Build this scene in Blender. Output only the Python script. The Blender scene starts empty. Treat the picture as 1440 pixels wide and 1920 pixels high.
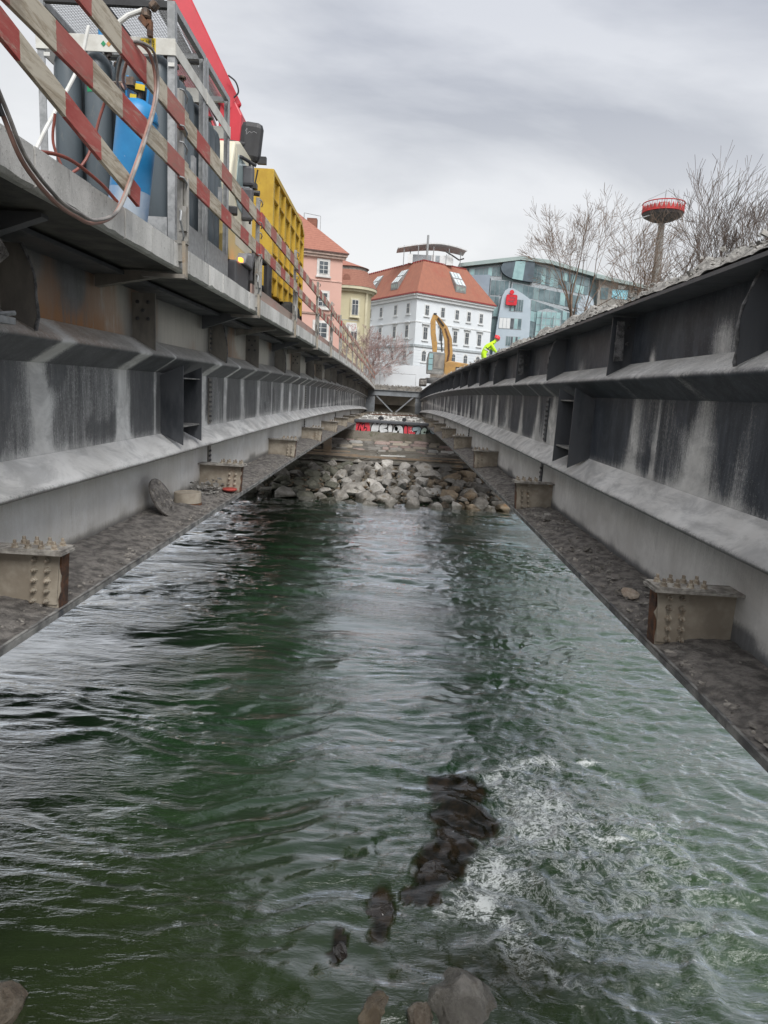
import bpy, bmesh, math, random
import numpy as np
from mathutils import Vector, Matrix, noise as mnoise
random.seed(7); RS = np.random.RandomState(7)
sc = bpy.context.scene
col = sc.collection
PI = math.pi

# ---------------------------------------------------------------- camera
cam_d = bpy.data.cameras.new("camera"); cam = bpy.data.objects.new("camera", cam_d); col.objects.link(cam)
cam_d.sensor_fit = 'VERTICAL'; cam_d.sensor_height = 24.0; cam_d.sensor_width = 18.0
cam_d.lens = 24.0 * 1240.0 / 1920.0
cam_d.clip_start = 0.05; cam_d.clip_end = 4000
A_ = [[0.99820326, 0.0593042, -0.00855922], [0.01904042, -0.17850392, 0.98375496], [0.05681295, -0.98215038, -0.17931238]]
M = Matrix(((A_[0][0], -A_[0][1], -A_[0][2], 0), (A_[1][0], -A_[1][1], -A_[1][2], 0), (A_[2][0], -A_[2][1], -A_[2][2], 0), (0, 0, 0, 1)))
cam.matrix_world = M
sc.camera = cam

# ---------------------------------------------------------------- world, sun, exposure
SUN_EL, SUN_AZ = math.radians(50), math.radians(160)
w = bpy.data.worlds.new("World"); sc.world = w; w.use_nodes = True
nt = w.node_tree; N = nt.nodes; L = nt.links; N.clear()
out = N.new('ShaderNodeOutputWorld')
sky = N.new('ShaderNodeTexSky'); sky.sky_type = 'NISHITA'; sky.sun_disc = False
sky.sun_elevation = SUN_EL; sky.sun_rotation = SUN_AZ; sky.air_density = 1.5; sky.dust_density = 4
bg1 = N.new('ShaderNodeBackground'); bg1.inputs[1].default_value = 0.07
L.new(sky.outputs[0], bg1.inputs[0])
tc = N.new('ShaderNodeTexCoord'); sep = N.new('ShaderNodeSeparateXYZ'); L.new(tc.outputs['Generated'], sep.inputs[0])
# project the direction on a cloud layer: xy / (z + k)
zc = N.new('ShaderNodeMath'); zc.operation = 'MAXIMUM'; zc.inputs[1].default_value = 0.0; L.new(sep.outputs[2], zc.inputs[0])
za = N.new('ShaderNodeMath'); za.operation = 'ADD'; za.inputs[1].default_value = 0.22; L.new(zc.outputs[0], za.inputs[0])
dx = N.new('ShaderNodeMath'); dx.operation = 'DIVIDE'; L.new(sep.outputs[0], dx.inputs[0]); L.new(za.outputs[0], dx.inputs[1])
dy = N.new('ShaderNodeMath'); dy.operation = 'DIVIDE'; L.new(sep.outputs[1], dy.inputs[0]); L.new(za.outputs[0], dy.inputs[1])
cmb = N.new('ShaderNodeCombineXYZ'); L.new(dx.outputs[0], cmb.inputs[0]); L.new(dy.outputs[0], cmb.inputs[1])
mp = N.new('ShaderNodeMapping'); mp.inputs['Location'].default_value = (3.1, 0.4, 0); mp.inputs['Scale'].default_value = (1.0, 1.5, 1); mp.inputs['Rotation'].default_value = (0, 0, 0.35)
L.new(cmb.outputs[0], mp.inputs[0])
n1 = N.new('ShaderNodeTexNoise'); n1.inputs['Scale'].default_value = 0.85; n1.inputs['Detail'].default_value = 7; n1.inputs['Roughness'].default_value = 0.52; n1.inputs['Distortion'].default_value = 0.35
L.new(mp.outputs[0], n1.inputs['Vector'])
cr = N.new('ShaderNodeValToRGB'); cr.color_ramp.elements[0].position = 0.40; cr.color_ramp.elements[0].color = (0.155, 0.166, 0.197, 1)
cr.color_ramp.elements[1].position = 0.58; cr.color_ramp.elements[1].color = (0.30, 0.308, 0.33, 1)
L.new(n1.outputs[0], cr.inputs[0])
# bright horizon
hr = N.new('ShaderNodeValToRGB'); e = hr.color_ramp.elements
e[0].position = 0.0; e[0].color = (1, 1, 1, 1); e[1].position = 0.45; e[1].color = (0, 0, 0, 1)
m_ = e.new(0.2); m_.color = (0.55, 0.55, 0.55, 1)
L.new(sep.outputs[2], hr.inputs[0])
lf = N.new('ShaderNodeMapRange'); L.new(sep.outputs[0], lf.inputs[0]); lf.inputs[1].default_value = -0.05; lf.inputs[2].default_value = -0.6; lf.inputs[3].default_value = 0; lf.inputs[4].default_value = 0.75
hx = N.new('ShaderNodeMath'); hx.operation = 'MAXIMUM'; L.new(hr.outputs[0], hx.inputs[0]); L.new(lf.outputs[0], hx.inputs[1])
mx = N.new('ShaderNodeMixRGB'); L.new(hx.outputs[0], mx.inputs[0]); L.new(cr.outputs[0], mx.inputs[1]); mx.inputs[2].default_value = (0.43, 0.429, 0.422, 1)
bg2 = N.new('ShaderNodeBackground'); bg2.inputs[1].default_value = 1.0; L.new(mx.outputs[0], bg2.inputs[0])
ms = N.new('ShaderNodeMixShader'); ms.inputs[0].default_value = 0.93
L.new(bg1.outputs[0], ms.inputs[1]); L.new(bg2.outputs[0], ms.inputs[2]); L.new(ms.outputs[0], out.inputs[0])
sd = bpy.data.lights.new("sun", 'SUN'); sd.energy = 1.5; sd.angle = math.radians(35); sd.color = (1.0, 0.985, 0.955)
so = bpy.data.objects.new("sun", sd); col.objects.link(so)
so.rotation_euler = (PI/2 - SUN_EL, 0, PI - SUN_AZ + 0.0)
so.location = (0, -20, 30)
vs = sc.view_settings; vs.view_transform = 'Standard'; vs.look = 'None'; vs.exposure = 1.3; vs.gamma = 1; vs.use_curve_mapping = False
sc.cycles.max_bounces = 6; sc.cycles.diffuse_bounces = 3; sc.cycles.glossy_bounces = 4; sc.cycles.transparent_max_bounces = 8
sc.cycles.volume_bounces = 0

# ---------------------------------------------------------------- node helpers
def new_mat(name):
    m = bpy.data.materials.new(name); m.use_nodes = True
    nt = m.node_tree; nt.nodes.clear()
    o = nt.nodes.new('ShaderNodeOutputMaterial'); b = nt.nodes.new('ShaderNodeBsdfPrincipled')
    nt.links.new(b.outputs[0], o.inputs[0])
    return m, nt, b
class NG:
    def __init__(s, nt): s.nt = nt; s.tc = nt.nodes.new('ShaderNodeTexCoord')
    def lk(s, a, b): s.nt.links.new(a, b)
    def val(s, node, i, v):
        if hasattr(v, 'is_output') or isinstance(v, bpy.types.NodeSocket): s.lk(v, node.inputs[i])
        else: node.inputs[i].default_value = v
    def mapping(s, sc=(1, 1, 1), loc=(0, 0, 0), rot=(0, 0, 0), src=None):
        m = s.nt.nodes.new('ShaderNodeMapping'); m.inputs['Scale'].default_value = sc; m.inputs['Location'].default_value = loc; m.inputs['Rotation'].default_value = rot
        s.lk(src or s.tc.outputs['Object'], m.inputs[0]); return m.outputs[0]
    def noise(s, vec=None, scale=5, detail=4, rough=0.55, dist=0.0):
        n = s.nt.nodes.new('ShaderNodeTexNoise'); n.inputs['Scale'].default_value = scale; n.inputs['Detail'].default_value = detail
        n.inputs['Roughness'].default_value = rough; n.inputs['Distortion'].default_value = dist
        s.lk(vec or s.tc.outputs['Object'], n.inputs['Vector']); return n.outputs[0]
    def voro(s, vec=None, scale=5, feature='F1', rnd=1.0):
        n = s.nt.nodes.new('ShaderNodeTexVoronoi'); n.feature = feature; n.inputs['Scale'].default_value = scale
        n.inputs['Randomness'].default_value = rnd
        s.lk(vec or s.tc.outputs['Object'], n.inputs['Vector']); return n.outputs[0]
    def ramp(s, fac, stops, interp='LINEAR'):
        r = s.nt.nodes.new('ShaderNodeValToRGB'); r.color_ramp.interpolation = interp; e = r.color_ramp.elements
        while len(e) < len(stops): e.new(0.5)
        for i, (p, c) in enumerate(stops):
            e[i].position = p; c = (c, c, c) if isinstance(c, (int, float)) else c; e[i].color = (*c[:3], 1)
        s.lk(fac, r.inputs[0]); return r.outputs[0]
    def math(s, op, a, b=0.0, c=0.0, clamp=False):
        n = s.nt.nodes.new('ShaderNodeMath'); n.operation = op; n.use_clamp = clamp
        s.val(n, 0, a); s.val(n, 1, b)
        if op in ('MULTIPLY_ADD', 'SMOOTH_MIN', 'WRAP'): s.val(n, 2, c)
        return n.outputs[0]
    def mix(s, fac, a, b, mode='MIX'):
        n = s.nt.nodes.new('ShaderNodeMixRGB'); n.blend_type = mode
        for i, v in enumerate((fac, a, b)):
            if isinstance(v, bpy.types.NodeSocket): s.lk(v, n.inputs[i])
            elif i == 0: n.inputs[0].default_value = v
            else: n.inputs[i].default_value = (*v[:3], 1)
        return n.outputs[0]
    def mapr(s, v, a, b, c=0.0, d=1.0, smooth=True):
        n = s.nt.nodes.new('ShaderNodeMapRange'); n.interpolation_type = 'SMOOTHSTEP' if smooth else 'LINEAR'
        s.lk(v, n.inputs[0]); n.inputs[1].default_value = a; n.inputs[2].default_value = b; n.inputs[3].default_value = c; n.inputs[4].default_value = d
        return n.outputs[0]
    def attr(s, name, out='Color'):
        n = s.nt.nodes.new('ShaderNodeAttribute'); n.attribute_name = name; return n.outputs[out]
    def sep(s, v):
        n = s.nt.nodes.new('ShaderNodeSeparateXYZ'); s.lk(v, n.inputs[0]); return n.outputs
    def bump(s, h, strength=0.3, dist=0.02, normal=None):
        n = s.nt.nodes.new('ShaderNodeBump'); n.inputs['Strength'].default_value = strength; n.inputs['Distance'].default_value = dist
        s.lk(h, n.inputs['Height'])
        if normal: s.lk(normal, n.inputs['Normal'])
        return n.outputs[0]
    def rand(s):
        n = s.nt.nodes.new('ShaderNodeObjectInfo'); return n.outputs['Random']

def mat(name, c1, c2=None, scale=4.0, rough=0.7, bump=0.25, bdist=0.01, bscale=None, metallic=0.0, stretch=(1, 1, 1), detail=6, lo=0.35, hi=0.65, c3=None, c3scale=1.2, c3lo=0.55, c3hi=0.7, rvar=0.0, spec=0.5):
    """two-tone procedural surface with optional third stain colour and per-object variation"""
    m, nt, b = new_mat(name); g = NG(nt)
    c2 = c2 or tuple(x * 0.75 for x in c1)
    v = g.mapping(stretch)
    n = g.noise(v, scale, detail, 0.6)
    colr = g.mix(g.mapr(n, lo, hi), c2, c1)
    if c3: colr = g.mix(g.mapr(g.noise(v, c3scale, 7, 0.65, 0.4), c3lo, c3hi), colr, c3)
    if rvar:
        colr = g.mix(1.0, colr, g.ramp(g.rand(), [(0, 1 - rvar), (1, 1 + rvar * 0.6)]), 'MULTIPLY')
    g.lk(colr, b.inputs['Base Color'])
    b.inputs['Roughness'].default_value = rough; b.inputs['Metallic'].default_value = metallic
    b.inputs['Specular IOR Level'].default_value = spec
    g.lk(g.mapr(n, 0.2, 0.8, rough - 0.08, min(1, rough + 0.1)), b.inputs['Roughness'])
    if bump: g.lk(g.bump(g.noise(v, bscale or scale * 5, 6, 0.6), bump, bdist), b.inputs['Normal'])
    return m
def emis(name, c, s):
    m, nt, b = new_mat(name); b.inputs['Base Color'].default_value = (*c, 1)
    b.inputs['Emission Color'].default_value = (*c, 1); b.inputs['Emission Strength'].default_value = s; return m

# ---------------------------------------------------------------- mesh helpers
def tag(o, label=None, cat=None, group=None, kind=None):
    if label: o['label'] = label
    if cat: o['category'] = cat
    if group: o['group'] = group
    if kind: o['kind'] = kind
    return o
def thing(name, label, cat, loc=(0, 0, 0), rz=0.0, group=None):
    o = bpy.data.objects.new(name, None); col.objects.link(o); o.location = loc; o.rotation_euler = (0, 0, rz)
    o.empty_display_size = 0.2
    return tag(o, label, cat, group)
def wloc(o):
    v = Vector((0, 0, 0))
    while o: v += o.location; o = o.parent
    return v
class MB:
    def __init__(s): s.v = []; s.f = []; s.mi = []; s.cur = 0
    def add(s, vs, fs):
        n = len(s.v); s.v += [tuple(p) for p in vs]; s.f += [tuple(i + n for i in f) for f in fs]; s.mi += [s.cur] * len(fs); return s
    def box(s, x0, x1, y0, y1, z0, z1):
        return s.add([(x0, y0, z0), (x1, y0, z0), (x1, y1, z0), (x0, y1, z0), (x0, y0, z1), (x1, y0, z1), (x1, y1, z1), (x0, y1, z1)],
                     [(0, 3, 2, 1), (4, 5, 6, 7), (0, 1, 5, 4), (1, 2, 6, 5), (2, 3, 7, 6), (3, 0, 4, 7)])
    def cbox(s, c, d, rot=None):
        x, y, z = [k / 2 for k in d]; R = rot or Matrix.Identity(3)
        P = [Vector(c) + R @ Vector(p) for p in [(-x, -y, -z), (x, -y, -z), (x, y, -z), (-x, y, -z), (-x, -y, z), (x, -y, z), (x, y, z), (-x, y, z)]]
        return s.add(P, [(0, 3, 2, 1), (4, 5, 6, 7), (0, 1, 5, 4), (1, 2, 6, 5), (2, 3, 7, 6), (3, 0, 4, 7)])
    def beam(s, a, b, wd, h, up=(0, 0, 1)):
        a = Vector(a); b = Vector(b); d = (b - a); L_ = d.length; d.normalize(); u = Vector(up)
        if abs(d.dot(u)) > 0.98: u = Vector((0, 1, 0))
        r = d.cross(u).normalized(); u = r.cross(d)
        R = Matrix((r, d, u)).transposed()
        return s.cbox((a + b) / 2, (wd, L_, h), R)
    def tube(s, pts, r, n=8, cap=True):
        pts = [Vector(p) for p in pts]; k = len(pts); rs = r if isinstance(r, (list, tuple)) else [r] * k
        V = []; F = []; pu = None
        for i, p in enumerate(pts):
            d = (pts[min(i + 1, k - 1)] - pts[max(i - 1, 0)]).normalized()
            u = pu if pu is not None else (Vector((0, 0, 1)) if abs(d.z) < 0.9 else Vector((1, 0, 0)))
            a = d.cross(u)
            if a.length < 1e-5: a = d.cross(Vector((0, 1, 0)))
            a.normalize(); b = a.cross(d).normalized(); pu = b
            for j in range(n):
                t = 2 * PI * j / n; V.append(p + (a * math.cos(t) + b * math.sin(t)) * rs[i])
        for i in range(k - 1):
            for j in range(n):
                q = i * n; F.append((q + j, q + (j + 1) % n, q + n + (j + 1) % n, q + n + j))
        if cap: F.append(tuple(range(n))[::-1]); F.append(tuple((k - 1) * n + j for j in range(n)))
        return s.add(V, F)
    def prism(s, poly, axis, a, b):
        """poly: 2-D outline in the two other axes (x:(y,z) y:(x,z) z:(x,y)); extruded a..b"""
        def P(p, t):
            return (t, p[0], p[1]) if axis == 'x' else (p[0], t, p[1]) if axis == 'y' else (p[0], p[1], t)
        n = len(poly); V = [P(p, a) for p in poly] + [P(p, b) for p in poly]
        F = [tuple(range(n)), tuple(range(2 * n - 1, n - 1, -1))] + [(i, i + n, (i + 1) % n + n, (i + 1) % n) for i in range(n)]
        return s.add(V, F)
    def lathe(s, c, prof, n=16, rot=None):
        V = []; F = []; R = rot or Matrix.Identity(3)
        for (r, z) in prof:
            for j in range(n):
                t = 2 * PI * j / n; V.append(Vector(c) + R @ Vector((r * math.cos(t), r * math.sin(t), z)))
        for i in range(len(prof) - 1):
            for j in range(n): F.append((i * n + j, i * n + (j + 1) % n, (i + 1) * n + (j + 1) % n, (i + 1) * n + j))
        F.append(tuple(range(n))[::-1]); F.append(tuple((len(prof) - 1) * n + j for j in range(n)))
        return s.add(V, F)
    def mesh(s, name, mats, off=Vector((0, 0, 0)), smooth=False, fix=True):
        me = bpy.data.meshes.new(name)
        me.from_pydata([(p[0] - off[0], p[1] - off[1], p[2] - off[2]) for p in s.v], [], s.f)
        mats = mats if isinstance(mats, (list, tuple)) else [mats]
        for m in mats: me.materials.append(m)
        if len(mats) > 1: me.polygons.foreach_set('material_index', s.mi)
        if fix:
            bm = bmesh.new(); bm.from_mesh(me); bmesh.ops.recalc_face_normals(bm, faces=bm.faces); bm.to_mesh(me); bm.free()
        if smooth:
            me.polygons.foreach_set('use_smooth', [True] * len(me.polygons))
            try: me.set_sharp_from_angle(angle=math.radians(40))
            except Exception: pass
        me.update(); return me
    def build(s, name, mats, parent=None, smooth=False, bevel=0.0, fix=True, loc=None):
        base = wloc(parent) if parent else Vector(loc or (0, 0, 0))
        me = s.mesh(name, mats, base, smooth, fix)
        o = bpy.data.objects.new(name, me); col.objects.link(o)
        if parent: o.parent = parent
        else: o.location = base
        if bevel:
            b = o.modifiers.new('bevel', 'BEVEL'); b.width = bevel; b.segments = 2; b.limit_method = 'ANGLE'; b.angle_limit = 0.6
        return o
def put(name, me, parent, loc, rot=None):
    """shared-mesh piece at a world position below a parent"""
    o = bpy.data.objects.new(name, me); col.objects.link(o)
    if parent: o.parent = parent; o.location = Vector(loc) - wloc(parent)
    else: o.location = loc
    if rot: o.rotation_euler = rot
    return o
def copy_tree(o, parent=None):
    c = o.copy(); col.objects.link(c); c.parent = parent
    for ch in list(o.children): copy_tree(ch, c)
    return c
def fbm(x, y, z=0.0, o=4):
    return mnoise.fractal(Vector((x, y, z)), 0.6, 2.0, o)
def cz(y):                                   # the bridge's camber
    return -0.00030 * max(0.0, y - 14.0) ** 2 if y < 76 else -1.15
def sstep(a, b, x):
    t = np.clip((x - a) / (b - a), 0, 1); return t * t * (3 - 2 * t)
def grid_mesh(name, X, Y, Z, m, kind=None, smooth=True):
    ny, nx = X.shape
    v = np.stack([X, Y, Z], -1).reshape(-1, 3).astype(np.float32)
    idx = np.arange(nx * ny).reshape(ny, nx)
    f = np.stack([idx[:-1, :-1], idx[:-1, 1:], idx[1:, 1:], idx[1:, :-1]], -1).reshape(-1, 4)
    me = bpy.data.meshes.new(name); me.vertices.add(len(v)); me.vertices.foreach_set('co', v.ravel())
    me.loops.add(f.size); me.polygons.add(len(f)); me.loops.foreach_set('vertex_index', f.ravel().astype(np.int32))
    me.polygons.foreach_set('loop_start', np.arange(0, f.size, 4, dtype=np.int32))
    me.update(calc_edges=True); me.materials.append(m)
    if smooth: me.polygons.foreach_set('use_smooth', [True] * len(f))
    o = bpy.data.objects.new(name, me); col.objects.link(o)
    if kind: o['kind'] = kind
    return o

# value-noise in numpy for large grids
def vnoise(x, y, seed=0):
    xi = np.floor(x).astype(np.int64); yi = np.floor(y).astype(np.int64); xf = x - xi; yf = y - yi
    def h(a, b):
        n = (a * 374761393 + b * 668265263 + seed * 1442695041) & 0x7fffffff
        n = ((n ^ (n >> 13)) * 1274126177) & 0x7fffffff
        return ((n ^ (n >> 16)) & 0xffff) / 65535.0
    u = xf * xf * (3 - 2 * xf); v = yf * yf * (3 - 2 * yf)
    return (h(xi, yi) * (1 - u) + h(xi + 1, yi) * u) * (1 - v) + (h(xi, yi + 1) * (1 - u) + h(xi + 1, yi + 1) * u) * v
def nfbm(x, y, o=4, seed=0, g=0.5):
    s = 0; a = 1; t = 0
    for i in range(o): s = s + a * vnoise(x * 2 ** i + 17.3 * i, y * 2 ** i - 9.1 * i, seed + i); t += a; a *= g
    return s / t

# ================================================================ MATERIALS
def girder_mat(name, dark, dark2, beige, side):
    m, nt, b = new_mat(name); g = NG(nt)
    a = g.attr('dust'); s = g.sep(a)
    # vertical streak noise (stretched in z) and fine speckle
    vs_ = g.mapping((1, 1, 0.10)); st = g.noise(vs_, 9, 7, 0.72)
    st2 = g.noise(g.mapping((1, 1, 0.05)), 42, 4, 0.6)
    sp = g.noise(g.mapping((1, 1, 0.55)), 55, 5, 0.75)
    big = g.noise(None, 1.3, 5, 0.6); blot = g.noise(g.mapping((1, 1, .6)), 2.1, 8, .7, .7)
    sp3 = g.noise(None, 120, 3, .7)
    base = g.mix(g.math('MULTIPLY', g.math('ADD', .35, g.math('MULTIPLY', g.mapr(st, 0.3, 0.68), .65)), g.mapr(blot, .30, .66), clamp=True), dark, dark2)
    base = g.mix(g.math('MULTIPLY', g.mapr(g.math('ADD', g.math('MULTIPLY', sp, .5), g.math('MULTIPLY', sp3, .5)), .575, .64), .6), base, (0.42, 0.43, 0.43))
    scr = g.mapr(g.noise(g.mapping((1, 1, 0.35)), 23, 8, 0.8, 0.6), 0.60, 0.68)
    base = g.mix(g.math('MULTIPLY', scr, 0.45), base, (0.20, 0.22, 0.24))
    # beige grime film (channel B)
    bm_ = g.math('MULTIPLY', s[2], g.mapr(st, 0.2, 0.6, 0.75, 1.0))
    c = g.mix(bm_, base, beige)
    # rust (G)
    rm = g.math('MULTIPLY', s[1], g.mapr(g.noise(g.mapping((1, 1, 0.25)), 7, 7, 0.7), 0.25, 0.55))
    c = g.mix(rm, c, (0.33, 0.15, 0.05))
    # white lime dust (R): threshold against streaks and speckle
    t = g.math('ADD', g.math('MULTIPLY', st, 0.28), g.math('ADD', g.math('MULTIPLY', st2, 0.22), g.math('ADD', g.math('MULTIPLY', sp, 0.40), g.math('MULTIPLY', sp3, 0.30))))
    d = g.math('SUBTRACT', g.math('ADD', s[0], g.math('MULTIPLY', g.math('SUBTRACT', t, 0.6), 1.7)), 0.0)
    wm = g.mapr(d, 0.12, 0.66)
    wm = g.math('MULTIPLY', wm, g.mapr(s[0], 0.0, 0.14))
    wm = g.math('MULTIPLY', wm, g.mapr(g.noise(g.mapping((1, .45, .6)), 3.2, 8, .7, .8), .34, .6, .6, 1.0))
    c = g.mix(wm, c, g.mix(g.mapr(big, 0.3, 0.7), (0.80, 0.795, 0.78), (0.62, 0.61, 0.59)))
    g.lk(c, b.inputs['Base Color'])
    g.lk(g.mapr(wm, 0, 1, 0.52, 0.9), b.inputs['Roughness']); b.inputs['Specular IOR Level'].default_value = 0.35
    g.lk(g.bump(g.math('ADD', sp, g.math('MULTIPLY', st, 0.6)), 0.22, 0.008), b.inputs['Normal'])
    return m
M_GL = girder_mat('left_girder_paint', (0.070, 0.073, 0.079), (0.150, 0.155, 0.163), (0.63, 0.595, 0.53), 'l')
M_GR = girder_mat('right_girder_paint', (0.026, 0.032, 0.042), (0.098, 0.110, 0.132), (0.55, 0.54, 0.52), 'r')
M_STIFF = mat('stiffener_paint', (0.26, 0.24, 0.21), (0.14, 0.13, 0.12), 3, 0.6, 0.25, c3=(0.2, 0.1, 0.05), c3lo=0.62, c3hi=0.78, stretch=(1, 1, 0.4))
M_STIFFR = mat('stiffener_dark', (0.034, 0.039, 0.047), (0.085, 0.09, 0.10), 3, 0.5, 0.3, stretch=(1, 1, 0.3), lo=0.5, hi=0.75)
M_BURR = mat('torch_cut_burr', (0.05, 0.05, 0.052), (0.18, 0.18, 0.185), 14, 0.6, 0.6, 0.02)
M_STUB = mat('rusty_beige_steel', (0.40, 0.355, 0.29), (0.28, 0.24, 0.19), 5, 0.7, 0.3, c3=(0.26, 0.14, 0.06), c3scale=3, c3lo=0.58, c3hi=0.74, detail=7)
M_STUBTOP = mat('dirty_plate', (0.40, 0.38, 0.345), (0.18, 0.165, 0.15), 12, 0.85, 0.5, 0.01)
M_BOLT = mat('bolt_steel', (0.42, 0.385, 0.32), (0.25, 0.20, 0.15), 30, 0.6, 0.2, rvar=0.3)
M_RUST = mat('dark_rust', (0.16, 0.075, 0.04), (0.05, 0.03, 0.022), 12, 0.85, 0.6, 0.01)
M_DIRT = mat('ledge_dirt', (0.27, 0.25, 0.23), (0.10, 0.092, 0.086), 9, 0.92, 1.0, 0.05, bscale=34, c3=(0.34, 0.33, 0.31), c3scale=5, c3lo=0.6, c3hi=0.75)
M_EDGE = mat('ledge_edge', (0.30, 0.295, 0.28), (0.11, 0.11, 0.11), 6, 0.8, 0.5, 0.015, c3=(0.06, 0.065, 0.075), c3scale=4)
M_FLAKE = mat('dirt_flakes', (0.36, 0.335, 0.30), (0.08, 0.072, 0.066), 12, 0.95, 0.6, 0.01)
def conc_mat():
    m, nt, b = new_mat('weathered_concrete'); g = NG(nt)
    n = g.noise(g.mapping((1, 1, .5)), 2.5, 6, .6); st = g.noise(g.mapping((1, 1, .12)), 13, 6, .75); pit = g.noise(None, 46, 6, .75, .5); sp = g.noise(g.mapping((1, 1, .5)), 95, 3, .6)
    c = g.mix(g.mapr(n, .35, .65), (.52, .515, .49), (.72, .71, .68)); c = g.mix(g.math('MULTIPLY', g.mapr(st, .54, .74), .75), c, (.20, .195, .185))
    c = g.mix(g.math('MULTIPLY', g.mapr(pit, .58, .66), .8), c, (.17, .165, .16)); c = g.mix(g.mapr(sp, .58, .72, 0, .6), c, (.86, .85, .83))
    c = g.mix(1.0, c, g.ramp(g.rand(), [(0, .80), (1, 1.05)]), 'MULTIPLY')
    g.lk(c, b.inputs['Base Color']); b.inputs['Roughness'].default_value = .9; g.lk(g.bump(g.math('ADD', pit, g.math('MULTIPLY', sp, .5)), .5, .012), b.inputs['Normal']); return m
M_CONC = conc_mat()
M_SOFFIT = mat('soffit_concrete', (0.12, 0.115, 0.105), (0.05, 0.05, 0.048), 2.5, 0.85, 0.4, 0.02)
M_DECK = mat('deck_concrete', (0.3, 0.29, 0.28), (0.2, 0.19, 0.18), 3, 0.9, 0.3)
M_RUBBLE = mat('concrete_rubble', (0.38, 0.365, 0.34), (0.17, 0.162, 0.15), 7, 0.95, 0.9, 0.04, bscale=28, c3=(0.5, 0.49, 0.47), c3scale=11)
M_GALV = mat('galvanised_steel', (0.36, 0.37, 0.38), (0.25, 0.26, 0.265), 14, 0.5, 0.12, metallic=0.25, c3=(0.2, 0.19, 0.17), c3scale=5, c3lo=0.62, c3hi=0.8)
M_POST = mat('post_steel', (0.36, 0.35, 0.33), (0.22, 0.21, 0.19), 8, 0.6, 0.3, metallic=0.15, c3=(0.22, 0.15, 0.09), c3scale=6, c3lo=0.6, c3hi=0.75, stretch=(1, 1, 0.5))
M_GREYSTEEL = mat('grey_blue_steel', (0.21, 0.225, 0.24), (0.15, 0.16, 0.17), 1.5, 0.6, 0.1, c3=(0.3, 0.3, 0.3), c3lo=0.6)
M_ABUT = mat('abutment_wall', (0.50, 0.46, 0.40), (0.34, 0.32, 0.29), 1.2, 0.9, 0.4)
M_BLACK = mat('black_plastic', (0.03, 0.031, 0.034), (0.022, 0.022, 0.024), 8, 0.5, 0.1)
M_DGREY = mat('dark_grey_plastic', (0.085, 0.087, 0.095), (0.07, 0.07, 0.078), 8, 0.5, 0.06)
M_RUBBER = mat('rubber', (0.02, 0.02, 0.02), (0.035, 0.033, 0.03), 9, 0.85, 0.3)

def board_mat():
    m, nt, b = new_mat('red_white_board'); g = NG(nt)
    s = g.sep(g.tc.outputs['Object'])
    wob = g.math('MULTIPLY', g.math('SUBTRACT', g.noise(None, 30, 3), 0.5), 0.02)
    ph = g.math('FRACT', g.math('DIVIDE', g.math('ADD', g.math('ADD', s[1], wob), 40.8 - 3.55), 1.02))
    red = g.math('LESS_THAN', ph, 0.5)
    grain = g.noise(g.mapping((1, 0.05, 1)), 38, 6, 0.7)
    gr2 = g.noise(g.mapping((1, 0.12, 1)), 14, 7, 0.75, 0.5)
    wood = g.mix(g.mapr(grain, 0.3, 0.7), (0.23, 0.185, 0.13), (0.42, 0.36, 0.27))
    cream = g.mix(g.mapr(gr2, 0.42, 0.56), wood, (0.52, 0.47, 0.38))
    redc = g.mix(g.mapr(g.noise(g.mapping((1, .3, 1)), 6, 7, .7), 0.3, 0.7), (0.33, 0.05, 0.042), (0.43, 0.105, 0.088))
    redc = g.mix(g.mapr(gr2, 0.52, 0.66), redc, (0.40, 0.26, 0.21))
    worn = g.mapr(g.math('ADD', g.noise(None, 0.7, 3), g.math('MULTIPLY', g.math('SUBTRACT', g.rand(), .5), .35)), 0.46, 0.66)
    redc = g.mix(g.math('MULTIPLY', worn, 0.55), redc, (0.36, 0.17, 0.14))
    mud = g.mapr(g.noise(g.mapping((1, .35, 1)), 4.5, 8, .75, .6), .50, .66)
    g.lk(g.mix(g.math('MULTIPLY', mud, .6), g.mix(red, cream, redc), (0.20, 0.165, 0.125)), b.inputs['Base Color']); b.inputs['Roughness'].default_value = 0.75
    g.lk(g.bump(grain, 0.35, 0.004), b.inputs['Normal']); return m
M_BOARD = board_mat()
M_WORN = mat('worn_toe_board', (0.42, 0.28, 0.24), (0.33, 0.26, 0.22), 2, 0.85, 0.3, stretch=(1, 0.3, 1), c3=(0.36, 0.1, 0.08), c3scale=1.2)
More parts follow.
